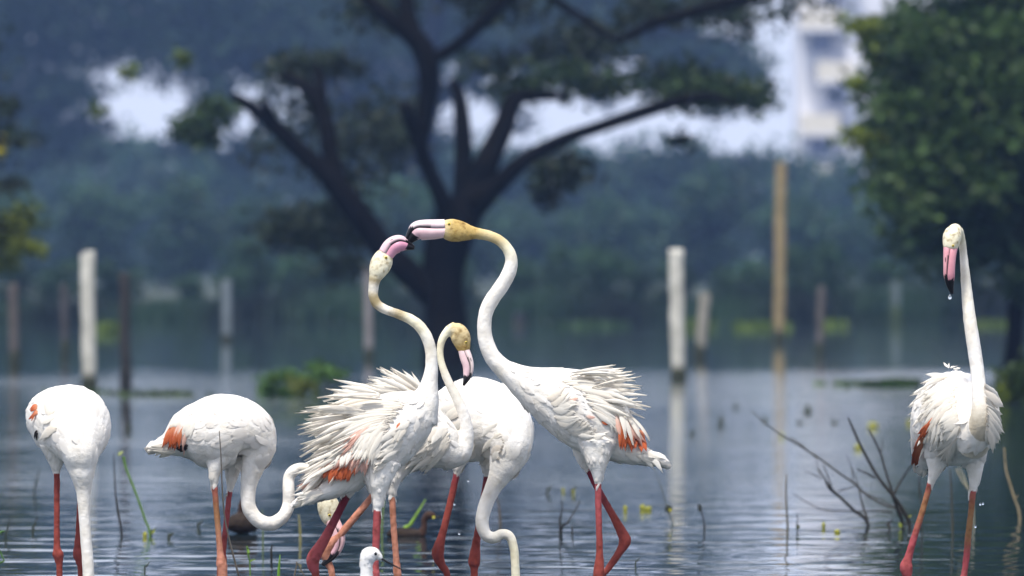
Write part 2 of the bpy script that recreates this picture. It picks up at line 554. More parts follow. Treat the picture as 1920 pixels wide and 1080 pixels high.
# boughs of a tree at the left edge
Y4 = 132.0
cl = []
limbs = [px_limb(Y4, [(-210, 760, 26), (-205, 600, 20), (-195, 420, 18), (-185, 250, 15), (-180, 80, 9)]),
         px_limb(Y4, [(-195, 470, 9), (-130, 440, 7), (-60, 430, 5), (20, 430, 3)], 0, -0.4),
         px_limb(Y4, [(-190, 330, 8), (-120, 270, 6), (-50, 260, 4), (30, 262, 2)], 0, 0.4)]
fill(-300, -60, 60, 500, 22, 70, 50, 220, DKG)
for (x, y, rx, ry, n, c) in ((12, 430, 36, 28, 300, (0.20, 0.23, 0.025)), (50, 465, 32, 13, 150, (0.18, 0.21, 0.025)), (45, 405, 26, 20, 120, (0.09, 0.12, 0.025)), (5, 490, 20, 18, 100, (0.09, 0.12, 0.025)), (-30, 440, 50, 40, 240, (0.08, 0.11, 0.03)),
                             (40, 262, 34, 12, 110, DKG), (10, 195, 24, 14, 70, DKG), (18, 345, 30, 12, 80, DKG), (-2, 272, 5, 18, 40, (0.55, 0.45, 0.02))):
    cl.append((x, y, rx, ry, n, c))
build_tree("bough_tree", Y4, -210, limbs, cl, 0.11, 31, "yellow-green leafy bough of a tree hanging in beside the left white post")

# far bank: trees in hazy rows
def proto_tree(seed, h, w):
    rng = np.random.default_rng(seed)
    root = empty("bank_tree", (0, 0, 0))
    limbs = [[(0, 0, -0.3, 0.2), (0.05, 0, h * 0.25, 0.17), (0.0, 0.1, h * 0.55, 0.12), (0.1, 0, h * 0.85, 0.05)]]
    for k in range(6):
        a = rng.uniform(0, 6.28)
        z0 = h * rng.uniform(0.15, 0.5)
        limbs.append([(0, 0, z0, 0.09), (math.cos(a) * w * .25, math.sin(a) * w * .25, z0 + h * .15, 0.06), (math.cos(a) * w * .42, math.sin(a) * w * .42, z0 + h * .28, 0.03)])
    V, F = limb_mesh(limbs, 6)
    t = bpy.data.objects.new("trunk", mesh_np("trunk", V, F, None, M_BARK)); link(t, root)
    cl = []
    for k in range(26):
        a = rng.uniform(0, 6.28); rr = w * 0.42 * math.sqrt(rng.uniform(0, 1))
        z = h * rng.uniform(0.12, 0.88)
        rr *= 1 - 0.55 * max(0, z / h - 0.5) * 2
        g = rng.uniform(0.5, 1.0) + 0.9 * (z / h) ** 2 * rng.uniform(0.3, 1.2)  # leaf colour lightens with height: top light put into the colour
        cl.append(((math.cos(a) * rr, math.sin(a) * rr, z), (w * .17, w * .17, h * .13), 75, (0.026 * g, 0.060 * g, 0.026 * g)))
    Vq, Cq = leaf_cloud(rng, cl, 0.55, 0.6)
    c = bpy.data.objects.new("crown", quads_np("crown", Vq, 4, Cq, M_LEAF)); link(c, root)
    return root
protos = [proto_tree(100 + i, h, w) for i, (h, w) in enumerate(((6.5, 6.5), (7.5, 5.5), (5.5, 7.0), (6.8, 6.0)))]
used = [False] * 4
def place_bank_tree(k, x, y, s, rz, label, group):
    p = protos[k]
    if not used[k]:
        used[k] = True
        r = p
    else:
        r = p.copy(); COL.objects.link(r)
        for ch in p.children:
            c = ch.copy(); COL.objects.link(c); c.parent = r
    d = y - 262
    r.location = (x, y, 0.27 * (1 - math.exp(-max(0, d - 3) / 9.0)) + 0.0012 * d)
    r.rotation_euler = (0, 0, rz)
    r.scale = (s, s, s)
    tag(r, label, "tree", group)
R = random.Random(77)
GB = "trees of the hazy wooded bank"
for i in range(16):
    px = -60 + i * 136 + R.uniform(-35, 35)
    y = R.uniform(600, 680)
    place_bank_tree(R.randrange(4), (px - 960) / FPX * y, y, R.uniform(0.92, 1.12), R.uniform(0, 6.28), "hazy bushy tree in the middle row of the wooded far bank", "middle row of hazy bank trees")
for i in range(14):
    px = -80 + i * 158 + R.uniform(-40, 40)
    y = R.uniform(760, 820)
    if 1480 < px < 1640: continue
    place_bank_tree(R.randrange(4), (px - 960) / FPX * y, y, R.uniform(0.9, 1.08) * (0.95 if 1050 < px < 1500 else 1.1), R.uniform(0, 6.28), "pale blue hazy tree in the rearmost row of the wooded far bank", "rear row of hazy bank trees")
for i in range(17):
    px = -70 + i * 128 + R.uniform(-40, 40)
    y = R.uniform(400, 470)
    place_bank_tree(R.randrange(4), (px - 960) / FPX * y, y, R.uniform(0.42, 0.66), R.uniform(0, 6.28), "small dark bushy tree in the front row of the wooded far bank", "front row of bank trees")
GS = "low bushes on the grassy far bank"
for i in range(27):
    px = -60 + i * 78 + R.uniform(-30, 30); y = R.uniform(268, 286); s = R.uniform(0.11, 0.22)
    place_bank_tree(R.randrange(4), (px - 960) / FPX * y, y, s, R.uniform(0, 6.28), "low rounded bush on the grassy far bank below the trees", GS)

# fringe of dark reeds and rank grass along the far shore
rng = np.random.default_rng(41)
nR = 16000
rx_ = rng.uniform(-13.5, 13.5, nR); ry_ = 259.5 + rng.gamma(2.0, 3.2, nR)
sh_ = 3.0 * np.sin(rx_ * 0.31) + 2.2 * np.sin(rx_ * 0.83 + 1)
ry_ = ry_ + sh_
hh_ = 0.22 + 0.38 * (0.5 + 0.5 * np.sin(rx_ * 0.9 + 2 * np.sin(rx_ * 0.37))) * rng.uniform(0.5, 1.2, nR)
gz_ = 0.30 * (1 - np.exp(-np.maximum(0, ry_ - 262 - sh_) / 9.0)) - 0.06
an_ = rng.uniform(0, 6.28, nR); ln_ = hh_ * rng.uniform(0.05, 0.45, nR)
b0 = np.stack([rx_, ry_, gz_], 1)
tp = b0 + np.stack([np.cos(an_) * ln_, np.sin(an_) * ln_, hh_ + 0.06], 1)
md = (b0 + tp) / 2
sd = np.stack([np.sin(an_), -np.cos(an_), np.zeros(nR)], 1) * 0.035
tn = (0.7 + 0.5 * np.sin(rx_ * 1.7 + 1))[:, None] * rng.uniform(0.6, 1.3, (nR, 1))
fr = obj("shore_reeds", quads_np("shore_reeds", np.stack([b0, md - sd, tp, md + sd], 1), 4, np.array((0.020, 0.046, 0.020))[None] * tn, M_LEAF))
tag(fr, "dark green fringe of reeds and rank grass along the far shoreline", "reeds", None, "stuff")

# dense far wood behind, one mass
rng = np.random.default_rng(9)
cl = []
for i in range(150):
    x = rng.uniform(-55, 55)
    y = rng.uniform(900, 960)
    h = 6.6 + 1.0 * math.sin(x * 0.35) + 0.8 * math.sin(x * 0.9 + 2)
    cl.append(((x, y, rng.uniform(0.5, h - 1.2)), (2.6, 2.6, 1.6), 160, (0.024, 0.042, 0.022)))
Vq, Cq = leaf_cloud(rng, cl, 0.8, 0.7)
fw = obj("far_wood", quads_np("far_wood", Vq, 4, Cq, M_LEAF))
tag(fw, "hazy mass of distant woodland closing off the far bank", "woodland", None, "stuff")

# bright floating weed along the far shore
def weed_patch(px, py, w, hgt, n, col, name, label, group, leaf=0.12, seed=0):
    Y = water_Y(py)
    rng = np.random.default_rng(seed + int(px))
    s = Y / FPX
    p = P(px, py, Y)
    V, C = [], []
    for k in range(n):
        x = p.x + rng.normal() * w * s * 0.42
        y = Y + rng.normal() * w * s * 0.5
        L = hgt * s * rng.uniform(0.4, 1.0)
        a = rng.uniform(0, 6.28); lean = rng.uniform(0.1, 0.6) * L
        tip = np.array([x + math.cos(a) * lean, y + math.sin(a) * lean, L])
        b0 = np.array([x, y, -0.03])
        sd = np.array([math.cos(a + 1.57), math.sin(a + 1.57), 0]) * leaf * 0.25
        mid = (b0 + tip) / 2 + np.array([0, 0, L * 0.12])
        V.append([b0, mid - sd, tip, mid + sd])
        C.append(np.asarray(col) * rng.uniform(0.6, 1.3))
    root = empty(name, (p.x, Y, 0))
    tag(obj("blades", quads_np("blades", np.array(V), 4, np.array(C), M_LEAF), root), kind="stuff")
    tag(root, label, "water plant", group)
    return root
GP = "bright weed clumps along the far shore"
for i, (px, py, w, h, lb) in enumerate(((1425, 617, 50, 18, "bright yellow-green weed clump left of the tall tan pole"), (1300, 617, 34, 22, "yellow-green weed clump between the white post and the leaning grey post"), (200, 624, 34, 24, "yellow-green weed clump between the left white post and the blackened one"),
        (1562, 613, 22, 16, "yellow-green weed clump beside the thin dark brown post"), (1862, 612, 40, 14, "yellow-green weed clump behind the lone flamingo's neck, by the leafy tree's trunk"), (1110, 614, 60, 16, "dull wide weed clump at the far shore, above the ochre-headed flamingo's back"))):
    weed_patch(px, py, w, h, 160, (0.11, 0.16, 0.02) if px != 1110 else (0.04, 0.08, 0.025), "shore_weed", lb, GP, 0.25, i)

def bush_plant(name, Y, spots, label, group=None, leaf=0.07, seed=1):
    rng = np.random.default_rng(seed)
    s = Y / FPX
    cl = []
    x0 = P(spots[0][0], 0, Y).x
    root = empty(name, (x0, Y, 0))
    limbs = []
    for (px, py, rx, ry, n, col) in spots:
        p = P(px, py, Y)
        dy = rng.uniform(-0.25, 0.25)
        cl.append(((p.x, Y + dy, max(p.z, ry * s)), (rx * s, rx * s, ry * s), n, col))
        limbs.append([(p.x * .6 + x0 * .4, Y + dy * .4, -0.15, 0.012), (p.x * .85 + x0 * .15, Y + dy * .8, p.z * .5, 0.010), (p.x, Y + dy, p.z, 0.006)])
    V, F = limb_mesh(limbs, 5)
    obj("stem", mesh_np("stem", V, F, np.full((len(V), 3), (0.06, 0.06, 0.03)), M_STEM), root)
    Vq, Cq = leaf_cloud(rng, cl, leaf, 0.55)
    obj("foliage", quads_np("foliage", Vq, 4, Cq, M_LEAF), root)
    tag(root, label, "water plant", group)
G1 = (0.055, 0.12, 0.02)
bush_plant("water_shrub", 107, [(545, 705, 28, 9, 150, G1), (510, 712, 22, 10, 110, G1), (500, 728, 12, 12, 60, G1), (565, 725, 22, 14, 110, (0.10, 0.12, 0.02)), (530, 742, 30, 8, 110, G1)], "low green leafy water shrub behind the rounded back of the feeding flamingo", seed=4)
bush_plant("water_shrub", 109, [(595, 690, 16, 10, 80, G1), (615, 705, 20, 10, 100, G1), (635, 702, 14, 8, 60, G1), (590, 715, 10, 14, 50, G1)], "smaller green water shrub rising behind the ruffled back plumes", seed=5)
bush_plant("water_shrub", 100, [(1895, 720, 30, 22, 200, (0.05, 0.08, 0.02)), (1880, 760, 12, 24, 120, (0.13, 0.17, 0.02)), (1915, 740, 18, 40, 200, (0.05, 0.085, 0.02)), (1900, 700, 24, 12, 120, (0.04, 0.07, 0.02))], "green reedy shrub beside the lone flamingo that faces the camera", seed=6)
for i, (px, py, w, h, c, lb) in enumerate(((1605, 722, 60, 12, (0.06, 0.10, 0.025), "pale flat weed bed, farthest of three from the lone flamingo"), (1650, 726, 50, 18, (0.04, 0.08, 0.02), "darker weed bed, middle one of three beside the lone flamingo"), (1690, 724, 40, 20, (0.04, 0.07, 0.02), "dark weed bed just behind the lone flamingo's raised plumes"),
        (300, 742, 90, 14, (0.06, 0.09, 0.03), "wide low weed bed behind the side-on feeding flamingo"), (150, 738, 70, 12, (0.05, 0.08, 0.03), "low weed bed at the foot of the left white post"))):
    weed_patch(px, py, w, h, 90, c, "weed_bed", lb, "weed beds in the middle water", 0.12, 40 + i)

# ------------------------------------------------------------------ tower block
YB = 860.0
sB = YB / FPX
mwall = plain("tower_wall", (0.72, 0.72, 0.78), 0.8, 0.3, 0.4, (0.93, 0.93, 0.93))
mcream = plain("balcony_cream", (0.66, 0.61, 0.52), 0.8, 0.3)
mglass = plain("window_dark", (0.14, 0.15, 0.24), 0.15, 0.5)
def box(name, x0, x1, y0, y1, z0, z1, mat, parent, bev=0.0):
    bm = bmesh.new()
    bmesh.ops.create_cube(bm, size=1)
    for v in bm.verts:
        v.co = Vector(((x0 + x1) / 2 + v.co.x * (x1 - x0), (y0 + y1) / 2 + v.co.y * (y1 - y0), (z0 + z1) / 2 + v.co.z * (z1 - z0)))
    if bev: bmesh.ops.bevel(bm, geom=bm.edges[:], offset=bev, segments=2, affect='EDGES')
    me = bpy.data.meshes.new(name); bm.to_mesh(me); bm.free()
    me.materials.append(mat)
    return obj(name, me, parent)
bx = lambda px: (px - 960) * sB
bz = lambda py: CAMZ - (py - HORIZON) * sB
tower = empty("apartment_tower", (bx(1580), YB, 0.9))
tag(tower, "pale apartment tower with cream balconies rising behind the far trees", "building")
box("wall", bx(1494), bx(1690), YB, YB + 11, 0.5, bz(-260), mwall, tower)
box("stair_wing", bx(1585), bx(1760), YB - 1.5, YB - 0.003, 0.5, bz(-200), mwall, tower)
for k in range(-3, 4):
    yc = 232 - k * 98 if k else 232
    zc = bz(yc)
    sh = 30 if k % 2 else 0
    b = box("balcony", bx(1500 + sh), bx(1572 + sh), YB - 3.2, YB - 0.003, zc - 0.65, zc + 0.6, mcream, tower, 0.05)
    box("balcony_slab", bx(1498 + sh), bx(1574 + sh), YB - 3.3, YB - 0.004, zc - 0.85, zc - 0.655, mwall, b)
    w = box("window", bx(1516 + sh), bx(1562 + sh), YB - 0.10, YB - 0.006, zc - 2.25, zc - 0.95, mwall, tower)
    box("pane", bx(1519 + sh), bx(1559 + sh), YB - 0.16, YB - 0.104, zc - 2.15, zc - 1.0, mglass, w)

# ------------------------------------------------------------------ posts in the water
def post(px_base, py_base, px_top, py_top, wpx, col, label, name="post", wet=0.12, round_=True, dark=(0.03, 0.035, 0.02), Y=None, cap=0.0):
    Y = Y or water_Y(py_base)
    s = Y / FPX
    b = P(px_base, py_base, Y); t = P(px_top, py_top, Y)
    rng = np.random.default_rng(int(px_base))
    n = 14
    S, ra, C = [], [], []
    for i in range(n + 1):
        f = i / n
        S.append([b.x + (t.x - b.x) * f + rng.normal() * 0.003, Y, b.z + (t.z - b.z) * f])
    S = np.array([[b.x - (t.x - b.x) * 0.15, Y, -0.25]] + S)
    r = wpx * s * 0.5
    ra = r * (1 + rng.normal(size=len(S)) * 0.025)
    v, f, _ = tube(S, ra, ra * 0.95, YREF, 10)
    cols = np.tile(np.asarray(col), (len(v), 1)) * rng.uniform(0.85, 1.08, (len(v), 1))
    zz = v[:, 2]
    wetm = zz < wet * rng.uniform(0.75, 1.2, len(v))
    cols[wetm] = dark
    root = empty(name, (b.x, Y, 0))
    obj("shaft", mesh_np("shaft", v, f, cols, M_POST), root)
    # rough broken top and a growth ring at the water
    a = np.linspace(0, 6.283, 12, endpoint=False)
    tv = [(t.x + math.cos(q) * r * 1.03, Y + math.sin(q) * r, t.z + rng.uniform(-0.3, 0.5) * r) for q in a] + [(t.x + math.cos(q) * r * 0.96, Y + math.sin(q) * r * .94, t.z - 0.12) for q in a] + [(t.x, Y, t.z + 0.2 * r)]
    tf = [(i, (i + 1) % 12, 12 + (i + 1) % 12, 12 + i) for i in range(12)] + [(i, 24, (i + 1) % 12) for i in range(12)]
    obj("top", mesh_np("top", tv, tf, np.tile(np.asarray(col) * 1.02, (25, 1)), M_POST, False), root)
    cv, cf, _ = tube(np.array([[b.x, Y, -0.05], [b.x, Y, 0.0], [b.x, Y, wet * .5], [b.x, Y, wet * .9]]), np.array([1.10, 1.16, 1.14, 1.03]) * r, np.array([1.10, 1.16, 1.14, 1.03]) * r, YREF, 12)
    obj("algae_collar", mesh_np("algae_collar", cv, cf, np.tile(np.asarray(dark), (len(cv), 1)), M_POST), root)
    tag(root, label, "post")
    return root
M_POST = bird_mat("weathered_post", 0.85, 5.0, (0.62, 0.62, 0.60), 0.0)
CONC = (0.58, 0.56, 0.50)
post(1272, 715, 1268, 472, 27, CONC, "white concrete post standing right of the courting pair, dark algae at its foot")
post(167, 728, 164, 476, 27, CONC, "white concrete post standing behind the front-facing feeding flamingo", wet=0.10)
post(1312, 672, 1322, 553, 20, (0.30, 0.28, 0.24), "short grey post leaning over beside the white concrete post", wet=0.16)
post(1461, 642, 1464, 308, 21, (0.30, 0.23, 0.12), "tall tan wooden pole, the tallest in the lake", wet=0.18)
post(1537, 664, 1540, 540, 14, (0.12, 0.105, 0.10), "thin dark brown post near the tall tan pole", wet=0.14)
post(1680, 606, 1680, 530, 16, (0.12, 0.15, 0.15), "small pale post in front of a green bush on the far shore", wet=0.34, dark=(0.04, 0.06, 0.02))
post(425, 640, 425, 528, 17, (0.17, 0.20, 0.22), "faint grey post standing alone beyond the side-on feeding flamingo", wet=0.10)
post(236, 725, 233, 515, 20, (0.035, 0.033, 0.033), "dark blackened post beside the left white concrete post", wet=0.2, dark=(0.02, 0.02, 0.02))
post(122, 668, 120, 535, 14, (0.07, 0.065, 0.07), "slim dull brown post between the white post and the thicker brown one", wet=0.2)
post(27, 685, 25, 535, 19, (0.11, 0.095, 0.09), "thick dull brown post close to the yellow-green bough", wet=0.16)
post(692, 672, 690, 500, 16, (0.24, 0.22, 0.22), "pale grey-pink post behind the neck of the ruffled flamingo", wet=0.12)
post(975, 612, 975, 592, 24, (0.03, 0.03, 0.035), "dark stump far out in the water between the flamingo necks", wet=0.05)
post(242, 806, 239, 760, 9, (0.03, 0.03, 0.03), "short dark stake in the water in front of the blackened post", wet=0.05)

# ------------------------------------------------------------------ birds
BODY, NECK, HEAD, THIGH, LEG = range(5)
WHITE = (0.82, 0.79, 0.755)
CREAM = (0.80, 0.76, 0.68)
TAN = (0.62, 0.50, 0.28)
OCHRE = (0.50, 0.355, 0.13)
PALEY = (0.80, 0.75, 0.58)
DIRT = (0.42, 0.35, 0.22)
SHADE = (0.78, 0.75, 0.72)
RED = (0.26, 0.050, 0.038)
PINKR = (0.34, 0.070, 0.076)
SALM = (0.50, 0.215, 0.145)
MAG = (0.20, 0.024, 0.040)
TANLEG = (0.29, 0.14, 0.065)

def unit_feather(name, mat, bend, droop, wtip, seed, arch=0.0):
    rng = np.random.default_rng(seed)
    n = 9
    V, F = [], []
    for i in range(n + 1):
        t = i / n
        w = (0.30 + 0.70 * min(1, t / 0.35)) * (1 - max(0, (t - wtip) / (1 - wtip)) ** 1.9) * 0.5 + 0.004
        y0 = bend * t * t
        z0 = -droop * t * t + arch * 4 * t * (1 - t)
        jag = rng.normal() * 0.03 * (t > 0.4)
        V += [(t - 0.03, y0 - w + jag, z0 - 0.035 * w), (t, y0, z0 + 0.03), (t - 0.03, y0 + w + jag, z0 - 0.035 * w)]
    for i in range(n):
        a = i * 3
        F += [(a, a + 1, a + 4, a + 3), (a + 1, a + 2, a + 5, a + 4)]
    return mesh_np(name, V, F, None, mat)
FEATH = {}
for key, mat in (("w", M_FW), ("p", M_FP), ("o", M_FO), ("d", M_FD)):
    FEATH[key] = [unit_feather("feather_" + key, mat, bnd, drp, wt, 7 * i + 3) for i, (bnd, drp, wt) in enumerate(((2.4, 0.05, 0.35), (1.3, 0.08, 0.4), (0.4, 0.06, 0.5), (-0.4, 0.06, 0.5), (-1.3, 0.06, 0.4), (-2.4, 0.05, 0.35)))]

FEATA = {}
for key, mat in (("w", M_FW), ("p", M_FP), ("o", M_FO), ("d", M_FD)):
    FEATA[key] = [unit_feather("coat_feather_" + key, mat, bnd, 0.0, wt, 7 * i + 5, 0.07) for i, (bnd, wt) in enumerate(((1.6, 0.45), (0.9, 0.5), (0.3, 0.6), (-0.3, 0.6), (-0.9, 0.5), (-1.6, 0.45)))]

def loft_samples(Y, spec):
    """spec: kind, points (px,py,dy,r,rbfactor,colour), optional ref"""
    s = Y / FPX
    arr = []
    for (px, py, dy, r, k, col) in spec["pts"]:
        p = P(px, py, Y, dy)
        arr.append([p.x, p.y, p.z, r * s, r * s * k, *col])
    n = spec.get("n", 6)
    return catmull(arr, n)

class Bird:
    def __init__(self, name, Y, label, cat, lofts, base_px, group=None, voxel=0.0034, smooth=5):
        self.Y = Y
        V, F = [], []
        sp, sr, sc, sk, st = [], [], [], [], []
        for L in lofts:
            c = loft_samples(Y, L)
            ra = c[:, 3].clip(0.0015); rb = c[:, 4].clip(0.0015)
            v, f, T = tube(c[:, :3], ra, rb, L.get("ref", YREF), 20)
            o = len(V)
            V.extend(v.tolist()); F.extend([tuple(i + o for i in ff) for ff in f])
            sp.append(c[:, :3]); sr.append(np.minimum(ra, rb)); sc.append(c[:, 5:8]); sk.append(np.full(len(c), L["kind"])); st.append(T)
        me = bpy.data.meshes.new("raw"); me.from_pydata(V, [], F); me.update()
        tmp = bpy.data.objects.new("raw", me); COL.objects.link(tmp)
        md = tmp.modifiers.new("r", 'REMESH'); md.mode = 'VOXEL'; md.voxel_size = voxel
        ms = tmp.modifiers.new("s", 'SMOOTH'); ms.factor = 0.5; ms.iterations = smooth
        dg = bpy.context.evaluated_depsgraph_get()
        ev = tmp.evaluated_get(dg)
        out = bpy.data.meshes.new_from_object(ev)
        bpy.data.objects.remove(tmp); bpy.data.meshes.remove(me)
        n = len(out.vertices)
        co = np.empty(n * 3, dtype=np.float32); out.vertices.foreach_get("co", co); co = co.reshape(-1, 3)
        nm = np.empty(n * 3, dtype=np.float32); out.vertices.foreach_get("normal", nm); nm = nm.reshape(-1, 3)
        sp, sr, sc, sk, st = map(np.concatenate, (sp, sr, sc, sk, st))
        idx = np.empty(n, dtype=int)
        for i in range(0, n, 4000):
            d = np.linalg.norm(co[i:i + 4000, None, :] - sp[None], axis=2) - sr[None]
            idx[i:i + 4000] = d.argmin(1)
        cols = sc[idx].copy()
        kd = sk[idx]
        AMP = {BODY: (0.0018, 38.0), NECK: (0.0009, 75.0), HEAD: (0.0006, 90.0), THIGH: (0.0015, 60.0), LEG: (0.0010, 130.0)}
        MOT = {BODY: (0.05, 20.0), NECK: (0.10, 55.0), HEAD: (0.75, 85.0), THIGH: (0.08, 50.0), LEG: (0.55, 60.0)}
        tl = co.tolist()
        dis = np.empty(n); mo = np.empty(n)
        for i in range(n):
            k = kd[i]; p = tl[i]
            a, f_ = AMP[k]; dis[i] = a * mnoise.noise((p[0] * f_, p[1] * f_, p[2] * f_ * 0.6))
            a, f_ = MOT[k]; mo[i] = 1 - a * max(0.0, mnoise.noise((p[0] * f_ + 9, p[1] * f_, p[2] * f_)) + 0.5 * mnoise.noise((p[0] * f_ * 2.3, p[1] * f_ * 2.3 + 4, p[2] * f_ * 2.3)))
        co = (co + nm * dis[:, None]).astype(np.float32)
        out.vertices.foreach_set("co", co.ravel())
        cols *= mo[:, None] ** np.array([0.85, 1.0, 1.25])[None, :]
        ca = out.color_attributes.new("Col", 'FLOAT_COLOR', 'POINT')
        c4 = np.ones((n, 4), dtype=np.float32); c4[:, :3] = cols
        ca.data.foreach_set("color", c4.ravel())
        out.polygons.foreach_set("use_smooth", [True] * len(out.polygons))
        out.materials.clear(); out.materials.append(M_BODY)
        out.name = "body"
        b = P(base_px, 0, Y)
        self.root = empty(name, (b.x, Y, -0.2))
        tag(self.root, label, cat, group)
        self.body = obj("body", out, self.root)
        self.co, self.nm, self.kind, self.cols, self.T = co, nm, sk[idx], cols, st[idx]
        polys = [tuple(p.vertices) for p in out.polygons]
        self.bvh = BVHTree.FromPolygons([Vector(c) for c in co.tolist()], polys)

    def hit(self, px, py):
        o = Vector((0, 0, CAMZ))
        d = (P(px, py, self.Y) - o).normalized()
        return self.bvh.ray_cast(o, d)

    def eye(self, px, py, rpx, iris=M_IRIS, pup=0.55):
        h = self.hit(px, py)
        c = h[0] if h[0] is not None else P(px, py, self.Y, -0.02)
        nrm = h[1] if h[0] is not None else Vector((0, -1, 0))
        r = rpx * self.Y / FPX
        def ball(name, c, r, mat, parent):
            bm = bmesh.new(); bmesh.ops.create_uvsphere(bm, u_segments=14, v_segments=8, radius=r)
            bmesh.ops.translate(bm, verts=bm.verts[:], vec=c)
            me = bpy.data.meshes.new(name); bm.to_mesh(me); bm.free(); me.materials.append(mat)
            me.polygons.foreach_set("use_smooth", [True] * len(me.polygons))
            return obj(name, me, parent)
        e = ball("eye", c - nrm * r * 0.45, r, iris, self.root)
        ball("pupil", c - nrm * r * 0.45 + (nrm * 0.4 + Vector((0, -0.6, 0))).normalized() * r * 0.62, r * pup, M_BLACK, e)

    def bill(self, pts, outer, black_at=0.62, pink=(0.78, 0.42, 0.45), pink_low=None, rb=0.72, gape=True, nostril=0.3):
        """pts: (px,py,dy,r); outer = +1/-1 picks the upper mandible's side"""
        Y = self.Y; s = Y / FPX
        pl = pink_low or pink
        c = catmull([[*P(x, y, Y, dy), r * s] for (x, y, dy, r) in pts], 7)
        S, r = c[:, :3], c[:, 3].clip(0.001)
        T = np.gradient(S, axis=0); T /= np.linalg.norm(T, axis=1)[:, None]
        B = YREF[None] - (T @ YREF)[:, None] * T; B /= np.linalg.norm(B, axis=1)[:, None]
        Nn = np.cross(B, T) * outer
        t = np.linspace(0, 1, len(S))
        g = 0.02 + 0.34 * np.minimum(1, t * 1.7)                 # the gape rises towards the bend
        DK = np.array((0.012, 0.011, 0.013))
        def half(name, sign, parent, colA, bl):
            base = g + 0.035 * sign
            hgt = np.where(sign > 0, 1 - base, 1 + base)
            q = np.linspace(0, math.pi, 9)
            V, C = [], []
            for i in range(len(S)):
                for a in q:
                    hh = math.sin(a) ** 0.8 * hgt[i] * sign
                    V.append(S[i] + Nn[i] * r[i] * (base[i] + hh) + B[i] * r[i] * rb * math.cos(a))
                    hf = math.sin(a)
                    wob = 0.03 * math.sin(a * 7)
                    dark = t[i] > bl + wob or (sign > 0 and hf < 0.42 * t[i] / bl and t[i] > 0.22)
                    pk = np.asarray(colA) * (1.0 - 0.12 * math.sin(t[i] * 3.0)) * np.array([1, 1 - 0.10 * t[i] * (sign < 0), 1])
                    C.append(DK if dark else pk)
            m = len(q); F = []
            for i in range(len(S) - 1):
                for j in range(m - 1):
                    F.append((i * m + j, i * m + j + 1, (i + 1) * m + j + 1, (i + 1) * m + j))
                F.append((i * m, (i + 1) * m, (i + 1) * m + m - 1, i * m + m - 1))
            F.append(tuple(range((len(S) - 1) * m, len(S) * m))); F.append(tuple(range(m - 1, -1, -1)))
            ob = obj(name, mesh_np(name, V, F, np.array(C), M_BILL), parent)
            return ob
        up = half("upper_mandible", 1.0, self.root, pink, black_at)
        lo = half("lower_mandible", -1.0, self.root, pl, black_at + 0.05)
        if gape:
            v, f, _ = tube(S + Nn * (r * g)[:, None], r * 0.06, r * rb * 0.93, YREF, 10)
            obj("gape_line", mesh_np("gape_line", v, f, np.tile(DK, (len(v), 1)), M_BILL), lo)
        if nostril:
            i = int(nostril * (len(S) - 1))
            sl = slice(i - 2, i + 3)
            ctr = S[sl] + Nn[sl] * (r[sl] * 0.66)[:, None] - B[sl] * (r[sl] * rb * 0.70)[:, None]
            rr = np.array([0.0006, 0.0014, 0.0017, 0.0014, 0.0006])
            v, f, _ = tube(ctr, rr, rr * 2.2, YREF, 8)
            obj("nostril", mesh_np("nostril", v, f, np.tile(DK, (len(v), 1)), M_BILL), up)
        return up, lo

    def plumage(self, n, length, width, lift, seed, kinds=(BODY, THIGH), colmul=(1, 1, 1)):
        rng = np.random.default_rng(seed)
        cand = np.where(np.isin(self.kind, kinds))[0]
        if not len(cand): return
        pick = rng.choice(cand, n)
        V, F, C = [], [], []
        for i in pick:
            p, nr = self.co[i].astype(float), self.nm[i].astype(float)
            sgn = 1.0 if self.kind[i] == THIGH else -1.0
            fl = self.T[i] * sgn + rng.normal(size=3) * 0.22 + np.array([0, 0, -0.25])
            fl -= fl.dot(nr) * nr
            ln = np.linalg.norm(fl)
            if ln < 1e-3: continue
            fl /= ln
            sd = np.cross(nr, fl)
            k = 0.55 if self.kind[i] != BODY else 1.0
            L = length * rng.uniform(0.6, 1.25) * k; W = width * rng.uniform(0.7, 1.2) * k
            o = len(V)
            cc = np.asarray(self.cols[i]) * rng.uniform(0.95, 1.05) * np.asarray(colmul)
            for q, (t, w, h) in enumerate(((0, .35, -0.1), (.3, .9, .25), (.6, 1.0, .55), (.85, .62, .85), (1.0, 0.06, 1.0))):
                q0 = self.bvh.find_nearest(Vector(p + fl * L * t))
                cen = np.array(q0[0]) + np.array(q0[1]) * (lift * h * rng.uniform(0.8, 1.2) - 0.0006)
                for e in (-1, 0, 1):
                    V.append(cen + sd * W * .5 * w * e + nr * (0.0012 if e == 0 else -0.0008))
                    C.append(cc)
            for q in range(4):
                a = o + q * 3
                F += [(a, a + 1, a + 4, a + 3), (a + 1, a + 2, a + 5, a + 4)]
        ob = obj("plumage", mesh_np("plumage", V, F, np.clip(C, 0, 0.87), M_TUFT), self.root)
        tag(ob, kind="stuff")

    def feather(self, root, tip, width, key, var, lift=0.012, dr=None, dt=None, nhint=None):
        """one feather from pixel root to pixel tip"""
        Y = self.Y
        h = self.hit(*root)
        a = (h[0] + h[1] * 0.002) if h[0] is not None else P(*root, Y, dr or 0.0)
        n1 = h[1] if h[0] is not None else Vector((0, -1, 0.3))
        if dr is not None:
            a = P(*root, Y, dr); n1 = nhint or Vector((0, -1, 0.4))
        h2 = self.hit(*tip)
        if dt is not None:
            b = P(*tip, Y, dt)
        elif h2[0] is not None:
            b = h2[0] + h2[1] * lift
        else:
            b = P(*tip, Y, (a.y - Y) * 0.75)
        X = b - a
        L = X.length
        X = X / L
        nn = n1 + Vector((0, -0.5, 0))
        Z = (nn - nn.dot(X) * X).normalized()
        Yv = Z.cross(X)
